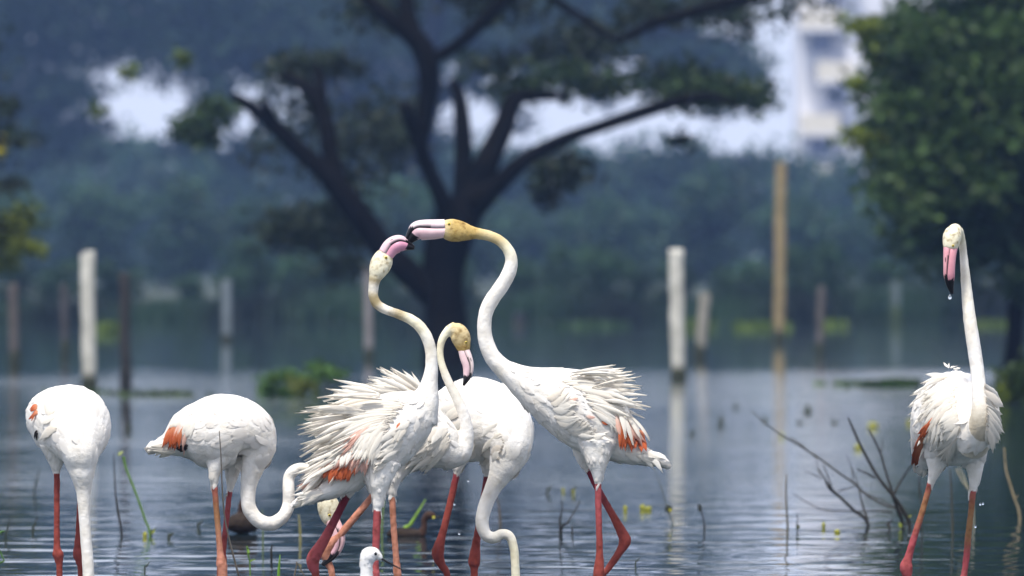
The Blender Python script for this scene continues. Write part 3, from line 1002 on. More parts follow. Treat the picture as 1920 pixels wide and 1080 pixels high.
        me = (FEATH if dr is not None else FEATA)[key][var]
        o = bpy.data.objects.new("feather", me)
        link(o, self.root)
        w = width * Y / FPX
        m = Matrix(((X.x * L, Yv.x * w, Z.x * L, a.x), (X.y * L, Yv.y * w, Z.y * L, a.y), (X.z * L, Yv.z * w, Z.z * L, a.z), (0, 0, 0, 1)))
        o.matrix_local = Matrix.Translation(-self.root.location) @ m
        return o

    def fan(self, roots, tips, n, width, seed, key="w", lo=0.7, hi=1.05, depth=(-0.06, 0.06), jitter=8, bend=0):
        """free plumes standing off the back: roots/tips are pixel curves"""
        R = random.Random(seed)
        for i in range(n):
            t = (i + R.random()) / n
            a = lerp_curve(roots, t); b = lerp_curve(tips, t)
            f = R.uniform(lo, hi)
            b = a + (b - a) * f + np.array([R.uniform(-jitter, jitter), R.uniform(-jitter, jitter)])
            a = a + np.array([R.uniform(-jitter, jitter), R.uniform(-jitter, jitter)])
            d = R.uniform(*depth)
            self.feather(tuple(a), tuple(b), width * R.uniform(0.7, 1.25), key, R.choice(bend_sets[bend]), dr=d, dt=d * 1.15 + R.uniform(-.01, .01), nhint=Vector((R.uniform(-.3, .3), -1, R.uniform(0.0, 0.8))))

    def coat(self, roots, tips, n, width, seed, key="w", lo=0.6, hi=1.0, jitter=8, shift=(0, 0), lift=0.012, bend=0):
        """feathers lying on the flank"""
        R = random.Random(seed)
        for i in range(n):
            t = R.random()
            a = lerp_curve(roots, t); b = lerp_curve(tips, t)
            u = R.uniform(0, 1)
            off = np.array(shift, dtype=float) * u
            a = a + off; b = b + off
            b = a + (b - a) * R.uniform(lo, hi) + np.array([R.uniform(-jitter, jitter), R.uniform(-jitter, jitter)])
            self.feather(tuple(a), tuple(b), width * R.uniform(0.7, 1.25), key, R.choice(bend_sets[bend]), lift=lift)
bend_sets = {0: (0, 0, 1, 1, 2), 1: (5, 5, 4, 4, 3), 2: (1, 2, 3, 4)}

def leg(pts, col, foot_px, Y, foot_back=0.0, hock=None):
    """pts: (px,py,dy,r); goes on down to a foot on the lake bed"""
    wl = HORIZON + FPX * CAMZ / Y
    ybed = wl + 0.185 * FPX / Y
    L = []
    for p in pts:
        c = p[4] if len(p) > 4 else col
        L.append((p[0], p[1], p[2], p[3] * (1.22 if p[3] >= 8 else 1.06), 0.95, c))
    L.append((foot_px, ybed - 8, L[-1][2], 5.5, 1.0, col))
    specs = [dict(kind=LEG, pts=L, n=5)]
    d = L[-1][2]
    for ang in (-0.55, 0.0, 0.55):
        specs.append(dict(kind=LEG, n=3, ref=ZREF, pts=[(foot_px, ybed - 6, d, 5, 0.8, col), (foot_px + 16 * math.sin(ang), ybed - 2, d - 0.03, 5, 0.6, col), (foot_px + 34 * math.sin(ang), ybed + 1, d - 0.065, 4, 0.5, col)]))
    return specs

# --- flamingo feeding side-on (head swung back behind the ruffled one)
Y = 40.25
B2 = Bird("flamingo", Y, "side-on white flamingo feeding with neck looped down, far left of the courting pair", "flamingo", [
    dict(kind=BODY, n=6, pts=[(274, 843, 0, 4, 1.6, WHITE), (292, 838, 0, 12, 1.4, WHITE), (318, 832, 0, 24, 1.2, WHITE), (350, 818, 0, 50, 1.0, WHITE), (392, 812, 0, 68, 0.92, WHITE), (435, 808, 0, 68, 0.9, WHITE), (468, 815, 0, 55, 0.9, WHITE), (485, 838, 0, 34, 0.9, WHITE), (478, 868, 0, 25, 0.9, WHITE)]),
    dict(kind=NECK, n=6, pts=[(486, 830, 0, 30, 0.9, WHITE), (476, 868, 0, 24, 0.9, WHITE), (467, 905, 0, 16, 0.95, WHITE), (465, 930, 0, 14, 1, WHITE), (467, 952, 0, 14, 1, WHITE), (479, 971, 0, 13.5, 1, WHITE), (496, 981, 0, 13.5, 1, WHITE), (513, 981, 0.01, 13, 1, WHITE), (531, 968, 0.01, 12, 1, WHITE), (541, 946, 0.02, 12, 1, WHITE), (541, 920, 0.02, 11.5, 1, WHITE), (541, 898, 0.03, 11, 1, WHITE), (548, 885, 0.03, 11, 1, WHITE), (562, 878, 0.04, 10, 1, CREAM), (582, 882, 0.04, 10, 1, CREAM), (598, 898, 0.04, 10, 1, CREAM), (607, 918, 0.04, 12, 1, PALEY)]),
    dict(kind=HEAD, n=6, pts=[(606, 912, 0.04, 10, 1, PALEY), (610, 928, 0.04, 15, 0.85, PALEY), (615, 948, 0.04, 21, 0.75, PALEY), (619, 966, 0.04, 20, 0.72, PALEY), (623, 980, 0.04, 15, 0.75, PALEY)]),
    dict(kind=THIGH, n=5, pts=[(412, 850, -0.04, 30, 0.8, WHITE), (403, 878, -0.05, 14, 0.9, WHITE), (402, 906, -0.05, 7, 1, WHITE)]),
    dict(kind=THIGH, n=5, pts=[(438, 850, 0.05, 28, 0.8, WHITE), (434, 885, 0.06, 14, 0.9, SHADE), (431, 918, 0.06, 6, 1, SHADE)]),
    *leg([(402, 900, -0.05, 5.5, PINKR), (407, 960, -0.05, 5.5, TANLEG), (413, 1030, -0.05, 5.8, SALM), (416, 1056, -0.05, 8.5, SALM), (418, 1075, -0.05, 8, SALM)], SALM, 424, Y),
    *leg([(431, 912, 0.06, 5.2, PINKR), (424, 974, 0.06, 5.2, PINKR), (417, 1040, 0.06, 5.8, RED), (415, 1060, 0.06, 8, RED)], RED, 414, Y),
], 420)
B2.bill([(622, 974, 0.035, 13), (629, 993, 0.03, 14.5), (633, 1012, 0.025, 14), (629, 1030, 0.02, 11.5), (618, 1046, 0.015, 8), (604, 1060, 0.01, 3.5)], -1, 0.66, (0.80, 0.52, 0.54))
B2.eye(618, 966, 3.2)
B2.plumage(170, 0.06, 0.030, 0.0022, 2)
B2.coat([(318, 796), (345, 800)], [(311, 836), (334, 843)], 14, 8, 3, "o", 0.85, 1.0, 3, lift=0.014, bend=2)
B2.coat([(342, 778), (372, 792)], [(322, 812), (346, 842)], 10, 12, 4, "w", 0.6, 0.9, 5, lift=0.004, bend=2)
B2.coat([(300, 830), (330, 848)], [(272, 840), (276, 850)], 10, 9, 6, "w", 0.6, 1.0, 2, lift=0.004, bend=2)
B2.coat([(330, 790), (360, 800)], [(318, 825), (340, 846)], 8, 8, 13, "p", 0.8, 1.0, 4, lift=0.008, bend=2)
B2.coat([(352, 832), (350, 848)], [(330, 850), (338, 846)], 3, 8, 8, "d", 0.8, 1.0, 2, lift=0.003, bend=2)

# --- flamingo feeding head-on, at the left end
Y = 40.0
B1 = Bird("flamingo", Y, "white flamingo seen front-on with its neck hanging straight down into the water", "flamingo", [
    dict(kind=BODY, n=6, ref=XREF, pts=[(52, 776, 0.33, 10, 1, WHITE), (66, 778, 0.27, 26, 1, WHITE), (92, 782, 0.19, 52, 1, WHITE), (118, 790, 0.09, 68, 1.0, WHITE), (136, 797, 0.0, 74, 0.98, WHITE), (146, 815, -0.07, 64, 0.96, WHITE), (153, 848, -0.12, 44, 0.9, WHITE), (157, 880, -0.13, 27, 0.9, WHITE)]),
    dict(kind=NECK, n=6, ref=XREF, pts=[(150, 840, -0.10, 44, 0.9, WHITE), (156, 880, -0.13, 27, 0.95, WHITE), (159, 915, -0.13, 15.5, 1, WHITE), (160, 950, -0.13, 11.5, 1, WHITE), (163, 1000, -0.13, 10.5, 1, WHITE), (167, 1050, -0.13, 11, 1, WHITE), (169, 1090, -0.13, 11, 1, CREAM), (169, 1112, -0.13, 13, 1, PALEY)]),
    dict(kind=HEAD, n=5, ref=XREF, pts=[(169, 1108, -0.13, 12, 1, PALEY), (169, 1122, -0.14, 19, 0.8, PALEY), (168, 1142, -0.15, 17, 0.8, PALEY), (167, 1152, -0.155, 12, 0.8, PALEY)]),
    dict(kind=THIGH, n=5, pts=[(108, 838, -0.02, 34, 1, WHITE), (106, 862, -0.02, 18, 1, WHITE), (107, 882, -0.02, 7, 1, SHADE)]),
    dict(kind=THIGH, n=5, pts=[(150, 838, 0.10, 34, 1, WHITE), (150, 880, 0.10, 14, 1, WHITE), (149, 900, 0.10, 6, 1, SHADE)]),
    *leg([(107, 876, -0.02, 5.6), (107, 950, -0.02, 5.4), (107, 1020, -0.02, 6.0), (109, 1038, -0.02, 8.8), (111, 1052, -0.02, 7.5), (112, 1078, -0.02, 5.6)], RED, 113, Y),
    *leg([(149, 892, 0.10, 5.4), (147, 965, 0.10, 5.4), (144, 1020, 0.10, 6.4), (145, 1040, 0.10, 9), (148, 1056, 0.10, 7.5), (150, 1080, 0.10, 6)], RED, 152, Y),
], 125)
B1.bill([(167, 1148, -0.155, 12), (166, 1163, -0.175, 13), (165, 1176, -0.20, 11), (164, 1186, -0.225, 7), (164, 1190, -0.245, 3)], 1, 0.62)
B1.plumage(160, 0.06, 0.030, 0.0020, 12)
B1.coat([(70, 758), (72, 778)], [(62, 768), (62, 792)], 8, 8, 5, "o", 0.9, 1.0, 2, lift=0.012, bend=2)
B1.coat([(70, 805), (72, 812)], [(65, 815), (67, 822)], 2, 7, 7, "d", 0.9, 1.0, 1, lift=0.003, bend=2)
B1.coat([(105, 740), (100, 790), (110, 815)], [(70, 752), (66, 790), (74, 832)], 5, 16, 9, "w", 0.6, 0.8, 5, lift=0.002, bend=2)
B1.fan([(66, 768), (66, 782)], [(49, 762), (52, 790)], 6, 8, 10, "w", 0.8, 1.05, (0.26, 0.31), 3, 2)

# --- right flamingo of the courting pair
Y6 = Y = 39.8
B6 = Bird("flamingo", Y, "white flamingo arching over the courting pair, ochre head biting the other bill", "flamingo", [
    dict(kind=BODY, n=6, pts=[(1255, 876, 0, 4, 1.6, WHITE), (1238, 864, 0, 12, 1.5, WHITE), (1208, 856, 0, 17, 1.4, WHITE), (1172, 838, 0, 34, 1.1, WHITE), (1132, 802, 0, 62, 0.92, WHITE), (1088, 768, 0, 70, 0.88, WHITE), (1044, 746, 0, 60, 0.86, WHITE), (1008, 730, 0, 45, 0.88, WHITE), (975, 712, 0, 29, 0.92, WHITE), (948, 694, 0, 20, 0.96, WHITE)]),
    dict(kind=NECK, n=6, pts=[(1000, 726, 0, 38, 0.9, WHITE), (968, 709, 0, 25, 0.95, WHITE), (944, 691, 0, 18.5, 1, WHITE), (924, 670, 0, 16, 1, WHITE), (912, 643, 0, 14.5, 1, WHITE), (908, 614, 0, 13.5, 1, WHITE), (911, 587, 0, 13.5, 1, WHITE), (921, 564, 0, 14, 1, WHITE), (940, 537, 0, 14, 1, WHITE), (954, 512, 0, 13.5, 1, WHITE), (959, 489, 0, 12, 1, CREAM), (952, 467, 0, 10.5, 1, PALEY), (935, 450, 0, 10, 1, TAN), (913, 441, 0, 10, 1, TAN), (888, 437, 0, 11.5, 1, OCHRE), (875, 435, 0, 14, 1, OCHRE)]),
    dict(kind=HEAD, n=6, pts=[(895, 437, 0, 10, 1, OCHRE), (880, 436, 0, 14.5, 0.9, OCHRE), (866, 434, 0, 19, 0.75, OCHRE), (850, 432, 0, 21.5, 0.68, OCHRE), (838, 430, 0, 19.5, 0.66, TAN), (831, 429, 0, 15.5, 0.68, TAN), (824, 429, 0, 8, 0.6, TAN)]),
    dict(kind=THIGH, n=5, pts=[(1120, 830, -0.05, 36, 0.9, WHITE), (1120, 862, -0.06, 23, 0.9, WHITE), (1121, 885, -0.06, 13, 1, WHITE), (1121, 902, -0.06, 7.5, 1, WHITE)]),
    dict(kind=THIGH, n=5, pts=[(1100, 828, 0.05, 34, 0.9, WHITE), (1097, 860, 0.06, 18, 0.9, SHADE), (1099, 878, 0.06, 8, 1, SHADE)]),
    *leg([(1121, 894, -0.06, 6), (1122, 960, -0.06, 6), (1124, 1030, -0.06, 6.3, RED), (1123, 1066, -0.06, 8.5, RED), (1122, 1082, -0.06, 8.5, RED), (1122, 1100, -0.06, 6, RED)], PINKR, 1122, Y),
    *leg([(1099, 872, 0.06, 5.8, MAG), (1120, 915, 0.06, 6.2, MAG), (1148, 965, 0.06, 6.8, RED), (1168, 1002, 0.06, 8.5, RED), (1172, 1016, 0.06, 9.5, RED), (1163, 1034, 0.06, 7.5, RED), (1140, 1068, 0.06, 6, RED), (1118, 1100, 0.06, 5.5, RED)], RED, 1080, Y),
], 1110)
B6.bill([(835, 428, 0, 17), (815, 430, 0, 18.5), (796, 431, 0, 19), (783, 433, 0, 18), (774, 441, 0, 13.5), (766, 451, 0, 8), (760, 460, 0, 4)], 1, 0.58, (0.80, 0.66, 0.68), (0.78, 0.56, 0.58))
B6.eye(842, 420, 3.6)
B6.plumage(300, 0.045, 0.020, 0.003, 22)
r6 = [(1075, 700), (1090, 708), (1108, 722), (1120, 742), (1130, 765), (1140, 790), (1150, 805)]
t6 = [(1142, 680), (1174, 684), (1192, 698), (1202, 728), (1214, 762), (1214, 800), (1230, 838)]
B6.fan(r6[:5], t6[:5], 84, 8, 61, "w", 0.62, 1.05, (-0.09, 0.09), 8, 1)
B6.coat([(1162, 782), (1180, 795), (1202, 808)], [(1160, 838), (1180, 846), (1204, 850)], 18, 10, 62, "o", 0.85, 1.0, 3, lift=0.03, bend=2)
B6.coat([(1050, 715), (1090, 735), (1110, 775)], [(1120, 705), (1165, 745), (1178, 815)], 66, 10, 63, "w", 0.6, 1.0, 7, shift=(18, 4), lift=0.010, bend=1)
B6.coat([(1130, 770), (1150, 790), (1180, 800)], [(1165, 815), (1190, 830), (1228, 840)], 8, 8, 64, "w", 0.7, 1.0, 5, lift=0.008, bend=1)
B6.coat([(1150, 770), (1185, 795)], [(1158, 835), (1215, 846)], 14, 9, 68, "p", 0.8, 1.0, 5, lift=0.02, bend=2)
B6.coat([(1150, 760), (1190, 785)], [(1172, 835), (1222, 842)], 10, 7, 69, "w", 0.75, 1.0, 4, lift=0.036, bend=1)
B6.coat([(1020, 740), (1040, 790), (1075, 815)], [(1055, 750), (1085, 800), (1110, 825)], 40, 14, 65, "w", 0.7, 1.0, 6, shift=(25, 5), lift=0.007, bend=0)
B6.coat([(1170, 850), (1215, 848)], [(1215, 862), (1256, 880)], 14, 11, 66, "w", 0.7, 1.0, 4, lift=0.004, bend=2)
for (a, b_, k) in (((1066, 752), (1086, 748), "p"), ((1098, 780), (1116, 785), "p"), ((1128, 790), (1138, 798), "o")):
    B6.feather(a, b_, 6, k, 2, 0.006)

# --- left flamingo of the courting pair, plumes raised
Y = 39.8
B3 = Bird("flamingo", Y, "courting flamingo with raised ruffled plumes, orange wing patch and S-bent neck", "flamingo", [
    dict(kind=BODY, n=6, pts=[(549, 946, -0.05, 5, 1.4, WHITE), (572, 936, -0.05, 11, 1.3, WHITE), (606, 922, -0.04, 15, 1.3, WHITE), (640, 897, -0.02, 34, 1.1, WHITE), (676, 852, -0.01, 62, 0.95, WHITE), (726, 808, 0, 70, 0.9, WHITE), (768, 780, 0, 54, 0.88, WHITE), (794, 760, 0, 36, 0.9, WHITE)]),
    dict(kind=NECK, n=6, pts=[(782, 778, 0, 42, 0.9, WHITE), (797, 750, 0, 28, 0.95, WHITE), (804, 724, 0, 17.5, 1, WHITE), (809, 692, 0, 12.5, 1, WHITE), (808, 660, 0, 11, 1, CREAM), (801, 634, 0, 11, 1, CREAM), (788, 613, 0, 10.5, 1, PALEY), (770, 599, 0, 9.8, 1, PALEY), (747, 589, 0, 8.8, 1, DIRT), (722, 580, 0, 8.8, 1, CREAM), (707, 570, 0, 9.2, 1, DIRT), (700, 555, 0, 9.4, 1, DIRT), (700, 540, 0, 9.6, 1, CREAM), (703, 524, 0, 11.5, 1, DIRT), (706, 515, 0, 13, 1, PALEY)]),
    dict(kind=HEAD, n=6, pts=[(703, 525, 0, 10, 1, DIRT), (708, 510, 0, 17, 0.85, PALEY), (714, 496, 0, 20.5, 0.72, PALEY), (720, 483, 0, 18.5, 0.70, PALEY), (725, 475, 0, 14, 0.75, PALEY), (729, 469, 0, 7, 0.7, PALEY)]),
    dict(kind=THIGH, n=5, pts=[(712, 868, -0.06, 40, 0.8, WHITE), (710, 900, -0.07, 26, 0.85, WHITE), (710, 928, -0.07, 14, 0.95, WHITE), (709, 950, -0.07, 9.5, 1, WHITE)]),
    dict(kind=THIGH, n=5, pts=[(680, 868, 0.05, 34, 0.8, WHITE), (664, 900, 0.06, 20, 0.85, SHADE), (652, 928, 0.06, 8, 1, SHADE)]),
    *leg([(709, 942, -0.07, 7.5), (706, 1000, -0.07, 7), (704, 1060, -0.07, 6.6), (703, 1090, -0.07, 8)], PINKR, 702, Y),
    *leg([(654, 922, 0.06, 7.5, MAG), (634, 962, 0.06, 7.2, MAG), (608, 1012, 0.06, 8, PINKR), (592, 1038, 0.06, 10, PINKR), (586, 1052, 0.06, 10.5, PINKR), (588, 1068, 0.06, 8, PINKR), (592, 1085, 0.06, 7, RED)], PINKR, 606, Y),
], 700)
B3.bill([(723, 477, 0, 15), (734, 463, 0, 16.5), (747, 457, 0, 16.5), (758, 458, 0, 13), (767, 461, 0, 8.5), (777, 465, 0, 3.5)], -1, 0.68, (0.80, 0.57, 0.62), (0.72, 0.36, 0.47))
B3.eye(724, 483, 3.4)
B3.plumage(300, 0.045, 0.020, 0.004, 32)
r3 = [(712, 742), (702, 752), (690, 765), (676, 782), (668, 805), (664, 828), (660, 850), (655, 868)]
t3 = [(632, 714), (596, 732), (566, 762), (562, 790), (560, 826), (566, 860), (572, 888), (580, 905)]
B3.fan(r3, t3, 118, 9, 71, "w", 0.62, 1.06, (-0.09, 0.10), 11, 0)
B3.coat([(745, 745), (730, 765), (715, 790), (705, 815)], [(660, 738), (625, 775), (605, 825), (605, 870)], 90, 10, 72, "w", 0.7, 1.05, 9, shift=(14, 14), lift=0.02, bend=0)
B3.coat([(700, 790), (690, 830)], [(640, 860), (640, 885)], 26, 13, 73, "w", 0.6, 0.95, 9, shift=(30, -5), lift=0.016, bend=0)
B3.coat([(622, 868), (645, 858), (664, 848)], [(608, 908), (630, 905), (650, 896)], 24, 10, 74, "o", 0.85, 1.0, 4, lift=0.026, bend=2)
B3.coat([(690, 838), (706, 830)], [(672, 868), (692, 868)], 7, 9, 75, "o", 0.8, 1.0, 4, lift=0.01, bend=2)
B3.coat([(672, 850), (700, 845)], [(655, 885), (680, 882)], 16, 10, 76, "p", 0.8, 1.0, 6, lift=0.02, bend=2)
B3.coat([(640, 848), (672, 838), (705, 828)], [(622, 890), (650, 885), (684, 872)], 14, 8, 86, "p", 0.8, 1.0, 6, lift=0.026, bend=2)
B3.coat([(655, 860), (690, 845)], [(640, 902), (668, 892)], 10, 9, 87, "o", 0.8, 1.0, 5, lift=0.024, bend=2)
B3.coat([(640, 842), (700, 825)], [(628, 882), (690, 860)], 10, 7, 88, "w", 0.8, 1.0, 6, lift=0.032, bend=2)
B3.coat([(745, 800), (735, 840), (722, 868)], [(715, 832), (700, 866), (690, 888)], 40, 11, 77, "w", 0.7, 1.0, 6, shift=(22, -12), lift=0.010, bend=2)
B3.coat([(705, 790), (690, 815), (680, 835)], [(640, 835), (635, 860), (640, 880)], 12, 7, 89, "p", 0.7, 1.0, 8, lift=0.022, bend=0)
B3.fan([(608, 872), (612, 900)], [(552, 926), (560, 936)], 16, 8, 78, "p", 0.75, 1.03, (-0.08, 0.0), 6, 2)
B3.fan([(606, 866), (608, 892)], [(556, 905), (552, 932)], 18, 9, 79, "w", 0.75, 1.03, (-0.09, 0.03), 6, 2)
B3.coat([(600, 920), (610, 930)], [(548, 938), (550, 950)], 10, 9, 80, "w", 0.7, 1.0, 3, lift=0.006, bend=2)
for (a, b_) in (((749, 793), (741, 806)), ((742, 803), (735, 815))):
    B3.feather(a, b_, 6, "o", 2, 0.008)

# --- flamingo tucked behind, head drooping between the necks
Y = 40.25
B4 = Bird("flamingo", Y, "flamingo half hidden behind the ruffled one, black-tipped bill drooping between the necks", "flamingo", [
    dict(kind=BODY, n=6, pts=[(640, 884, 0, 6, 1.4, WHITE), (672, 860, 0, 30, 1.1, WHITE), (716, 825, 0, 64, 0.95, WHITE), (768, 815, 0, 78, 0.85, WHITE), (812, 828, 0, 56, 0.88, WHITE), (846, 846, 0, 36, 0.92, WHITE), (864, 850, 0, 24, 0.95, WHITE)]),
    dict(kind=NECK, n=6, pts=[(838, 850, 0, 32, 0.95, WHITE), (862, 849, 0, 22, 1, WHITE), (873, 832, 0, 15, 1, WHITE), (875, 806, 0, 12.5, 1, WHITE), (869, 776, 0, 10.8, 1, WHITE), (856, 745, 0, 9.6, 1, CREAM), (839, 712, 0, 8.2, 1, CREAM), (828, 682, 0, 6.8, 1, PALEY), (825, 657, 0, 6.6, 1, PALEY), (830, 635, 0, 7.4, 1, PALEY), (842, 619, 0, 9.2, 1, PALEY), (853, 615, 0, 12, 1, TAN)]),
    dict(kind=HEAD, n=6, pts=[(846, 616, 0, 10, 1, PALEY), (858, 621, 0, 16, 0.85, TAN), (864, 633, 0, 18.5, 0.75, TAN), (868, 647, 0, 15, 0.75, OCHRE), (871, 657, 0, 11, 0.8, OCHRE), (873, 664, 0, 5, 0.7, OCHRE)]),
    dict(kind=THIGH, n=5, pts=[(745, 868, -0.04, 34, 0.8, WHITE), (738, 898, -0.05, 16, 0.9, SHADE), (735, 926, -0.05, 8, 1, SHADE)]),
    dict(kind=THIGH, n=5, pts=[(728, 868, 0.06, 30, 0.8, WHITE), (714, 905, 0.06, 16, 0.9, SHADE), (700, 930, 0.06, 8, 1, SHADE)]),
    *leg([(735, 918, -0.05, 6), (738, 980, -0.05, 5.8), (743, 1045, -0.05, 6), (745, 1072, -0.05, 7.5), (746, 1090, -0.05, 7)], SALM, 748, Y),
    *leg([(702, 926, 0.03, 6.2), (672, 962, 0.02, 6.4), (636, 1004, 0.02, 7.5), (614, 1026, 0.02, 10), (611, 1038, 0.02, 9.5), (616, 1058, 0.02, 7), (623, 1082, 0.02, 6)], SALM, 640, Y),
], 745)
B4.bill([(869, 655, 0, 10.5), (874, 671, -0.005, 11.5), (878, 686, -0.01, 10.5), (877, 702, -0.015, 8.5), (873, 714, -0.02, 5), (869, 723, -0.02, 2)], -1, 0.60, (0.80, 0.66, 0.64), (0.78, 0.60, 0.60))
B4.eye(874, 642, 3.0)
B4.plumage(300, 0.045, 0.020, 0.004, 42)
B4.fan([(745, 740), (762, 738), (778, 736), (790, 736), (797, 740)], [(674, 712), (692, 703), (716, 682), (750, 680), (772, 698)], 56, 9, 81, "w", 0.66, 1.05, (-0.07, 0.08), 7, 0)
B4.coat([(840, 800), (845, 830), (835, 850)], [(790, 830), (795, 865), (780, 885)], 60, 14, 82, "w", 0.6, 1.0, 8, shift=(-40, 5), lift=0.010, bend=2)

# --- flamingo feeding behind, neck crooked into the water
Y = 40.6
B5 = Bird("flamingo", Y, "white flamingo feeding behind the group, its crooked neck dipping to the water between red legs", "flamingo", [
    dict(kind=BODY, n=6, pts=[(800, 800, 0.22, 20, 1.0, WHITE), (826, 795, 0.18, 44, 1.0, WHITE), (866, 789, 0.08, 74, 0.95, WHITE), (908, 788, 0, 78, 0.92, WHITE), (940, 804, -0.06, 64, 0.9, WHITE), (954, 832, -0.10, 46, 0.9, WHITE), (949, 864, -0.11, 32, 0.92, WHITE), (938, 888, -0.11, 23, 0.95, WHITE)]),
    dict(kind=NECK, n=6, pts=[(952, 850, -0.10, 38, 0.9, WHITE), (940, 884, -0.11, 24, 0.95, WHITE), (924, 915, -0.11, 15.5, 1, WHITE), (910, 948, -0.11, 13.5, 1, WHITE), (904, 978, -0.11, 12.5, 1, WHITE), (911, 1001, -0.11, 11.5, 1, WHITE), (926, 1007, -0.11, 11, 1, CREAM), (941, 1000, -0.11, 9.5, 1, CREAM), (955, 1004, -0.11, 9, 1, CREAM), (963, 1024, -0.11, 8.2, 1, PALEY), (966, 1055, -0.11, 8, 1, PALEY), (967, 1088, -0.11, 9, 1, PALEY), (967, 1102, -0.11, 12, 1, PALEY)]),
    dict(kind=HEAD, n=5, pts=[(967, 1098, -0.11, 11, 1, PALEY), (967, 1112, -0.11, 17, 0.8, PALEY), (966, 1130, -0.11, 18, 0.75, PALEY), (965, 1144, -0.11, 13, 0.8, PALEY)]),
    dict(kind=THIGH, n=5, pts=[(870, 835, -0.04, 30, 0.9, WHITE), (862, 862, -0.05, 16, 1, WHITE), (858, 886, -0.05, 7, 1, SHADE)]),
    dict(kind=THIGH, n=5, pts=[(915, 835, 0.08, 30, 0.9, WHITE), (914, 870, 0.08, 15, 1, SHADE), (914, 890, 0.08, 7, 1, SHADE)]),
    *leg([(858, 880, -0.05, 6.2, MAG), (846, 935, -0.05, 6.3, RED), (830, 1000, -0.05, 7, RED), (822, 1030, -0.05, 9.5, RED), (822, 1044, -0.05, 9, RED), (830, 1062, -0.05, 7, RED), (840, 1084, -0.05, 6, RED)], RED, 862, Y),
    *leg([(914, 886, 0.08, 6, MAG), (905, 945, 0.08, 6, RED), (894, 1012, 0.08, 7, RED), (890, 1044, 0.08, 9, RED), (889, 1060, 0.08, 9, RED), (889, 1080, 0.08, 6.5, RED)], RED, 888, Y),
], 890)
B5.bill([(965, 1140, -0.11, 12), (962, 1156, -0.11, 13), (957, 1170, -0.11, 12), (948, 1180, -0.11, 8), (938, 1186, -0.11, 3)], -1, 0.62)
B5.plumage(240, 0.055, 0.026, 0.003, 52)
B5.coat([(860, 745), (880, 800), (890, 835)], [(822, 775), (838, 830), (852, 860)], 16, 17, 91, "w", 0.6, 1.0, 9, lift=0.005, bend=2)
B5.coat([(930, 790), (945, 830), (935, 860)], [(890, 810), (905, 850), (905, 875)], 14, 15, 92, "w", 0.6, 0.9, 9, lift=0.004, bend=2)
B5.coat([(865, 818), (872, 830)], [(850, 830), (856, 842)], 5, 8, 93, "p", 0.8, 1.0, 3, lift=0.006, bend=2)

# --- lone flamingo at the right, walking towards the camera
Y = 40.0
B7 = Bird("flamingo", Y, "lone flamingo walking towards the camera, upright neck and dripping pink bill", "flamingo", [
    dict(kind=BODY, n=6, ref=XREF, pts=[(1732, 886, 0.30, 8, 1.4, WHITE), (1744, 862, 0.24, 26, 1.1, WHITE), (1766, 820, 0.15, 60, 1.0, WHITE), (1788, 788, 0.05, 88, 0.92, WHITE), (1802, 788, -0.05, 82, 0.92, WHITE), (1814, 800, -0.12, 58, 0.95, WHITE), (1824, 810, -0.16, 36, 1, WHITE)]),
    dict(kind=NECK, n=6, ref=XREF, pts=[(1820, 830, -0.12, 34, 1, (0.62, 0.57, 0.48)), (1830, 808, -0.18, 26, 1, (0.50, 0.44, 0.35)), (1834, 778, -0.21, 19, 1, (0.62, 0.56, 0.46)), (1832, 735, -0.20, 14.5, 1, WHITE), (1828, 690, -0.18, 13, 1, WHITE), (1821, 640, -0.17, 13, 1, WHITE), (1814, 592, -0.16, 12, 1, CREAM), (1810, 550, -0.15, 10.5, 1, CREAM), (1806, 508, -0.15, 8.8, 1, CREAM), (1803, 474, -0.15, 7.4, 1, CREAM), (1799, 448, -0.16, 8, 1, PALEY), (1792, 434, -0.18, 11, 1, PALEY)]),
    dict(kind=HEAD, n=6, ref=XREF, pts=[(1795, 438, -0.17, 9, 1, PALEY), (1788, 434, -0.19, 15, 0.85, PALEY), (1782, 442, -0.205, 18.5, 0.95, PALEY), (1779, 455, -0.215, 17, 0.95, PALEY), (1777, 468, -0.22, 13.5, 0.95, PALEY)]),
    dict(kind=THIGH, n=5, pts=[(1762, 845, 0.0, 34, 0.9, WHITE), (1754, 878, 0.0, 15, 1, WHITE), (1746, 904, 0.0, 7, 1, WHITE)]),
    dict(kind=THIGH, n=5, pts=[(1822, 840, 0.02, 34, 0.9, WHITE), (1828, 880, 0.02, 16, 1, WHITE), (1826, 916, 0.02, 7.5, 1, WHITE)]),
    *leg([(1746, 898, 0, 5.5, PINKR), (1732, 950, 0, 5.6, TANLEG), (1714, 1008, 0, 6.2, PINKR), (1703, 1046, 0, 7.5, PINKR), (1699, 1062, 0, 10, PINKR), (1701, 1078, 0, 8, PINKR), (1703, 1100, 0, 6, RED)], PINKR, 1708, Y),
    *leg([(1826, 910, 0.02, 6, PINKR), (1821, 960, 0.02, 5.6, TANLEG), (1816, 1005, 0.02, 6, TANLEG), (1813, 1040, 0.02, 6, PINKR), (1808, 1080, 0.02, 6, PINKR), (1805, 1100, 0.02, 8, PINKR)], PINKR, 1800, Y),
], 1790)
B7.bill([(1778, 462, -0.22, 13.5), (1776, 480, -0.23, 12), (1775, 500, -0.235, 11), (1775, 517, -0.235, 10.5), (1777, 535, -0.23, 7), (1781, 551, -0.225, 2.5)], 1, 0.62, (0.74, 0.36, 0.40), (0.72, 0.34, 0.38))
B7.eye(1787, 461, 2.8)
B7.plumage(260, 0.055, 0.026, 0.003, 102)
r7 = [(1790, 704), (1778, 712), (1766, 724), (1758, 740), (1756, 765), (1754, 790), (1750, 815)]
t7 = [(1748, 690), (1722, 712), (1704, 742), (1698, 784), (1704, 800), (1712, 832), (1722, 862)]
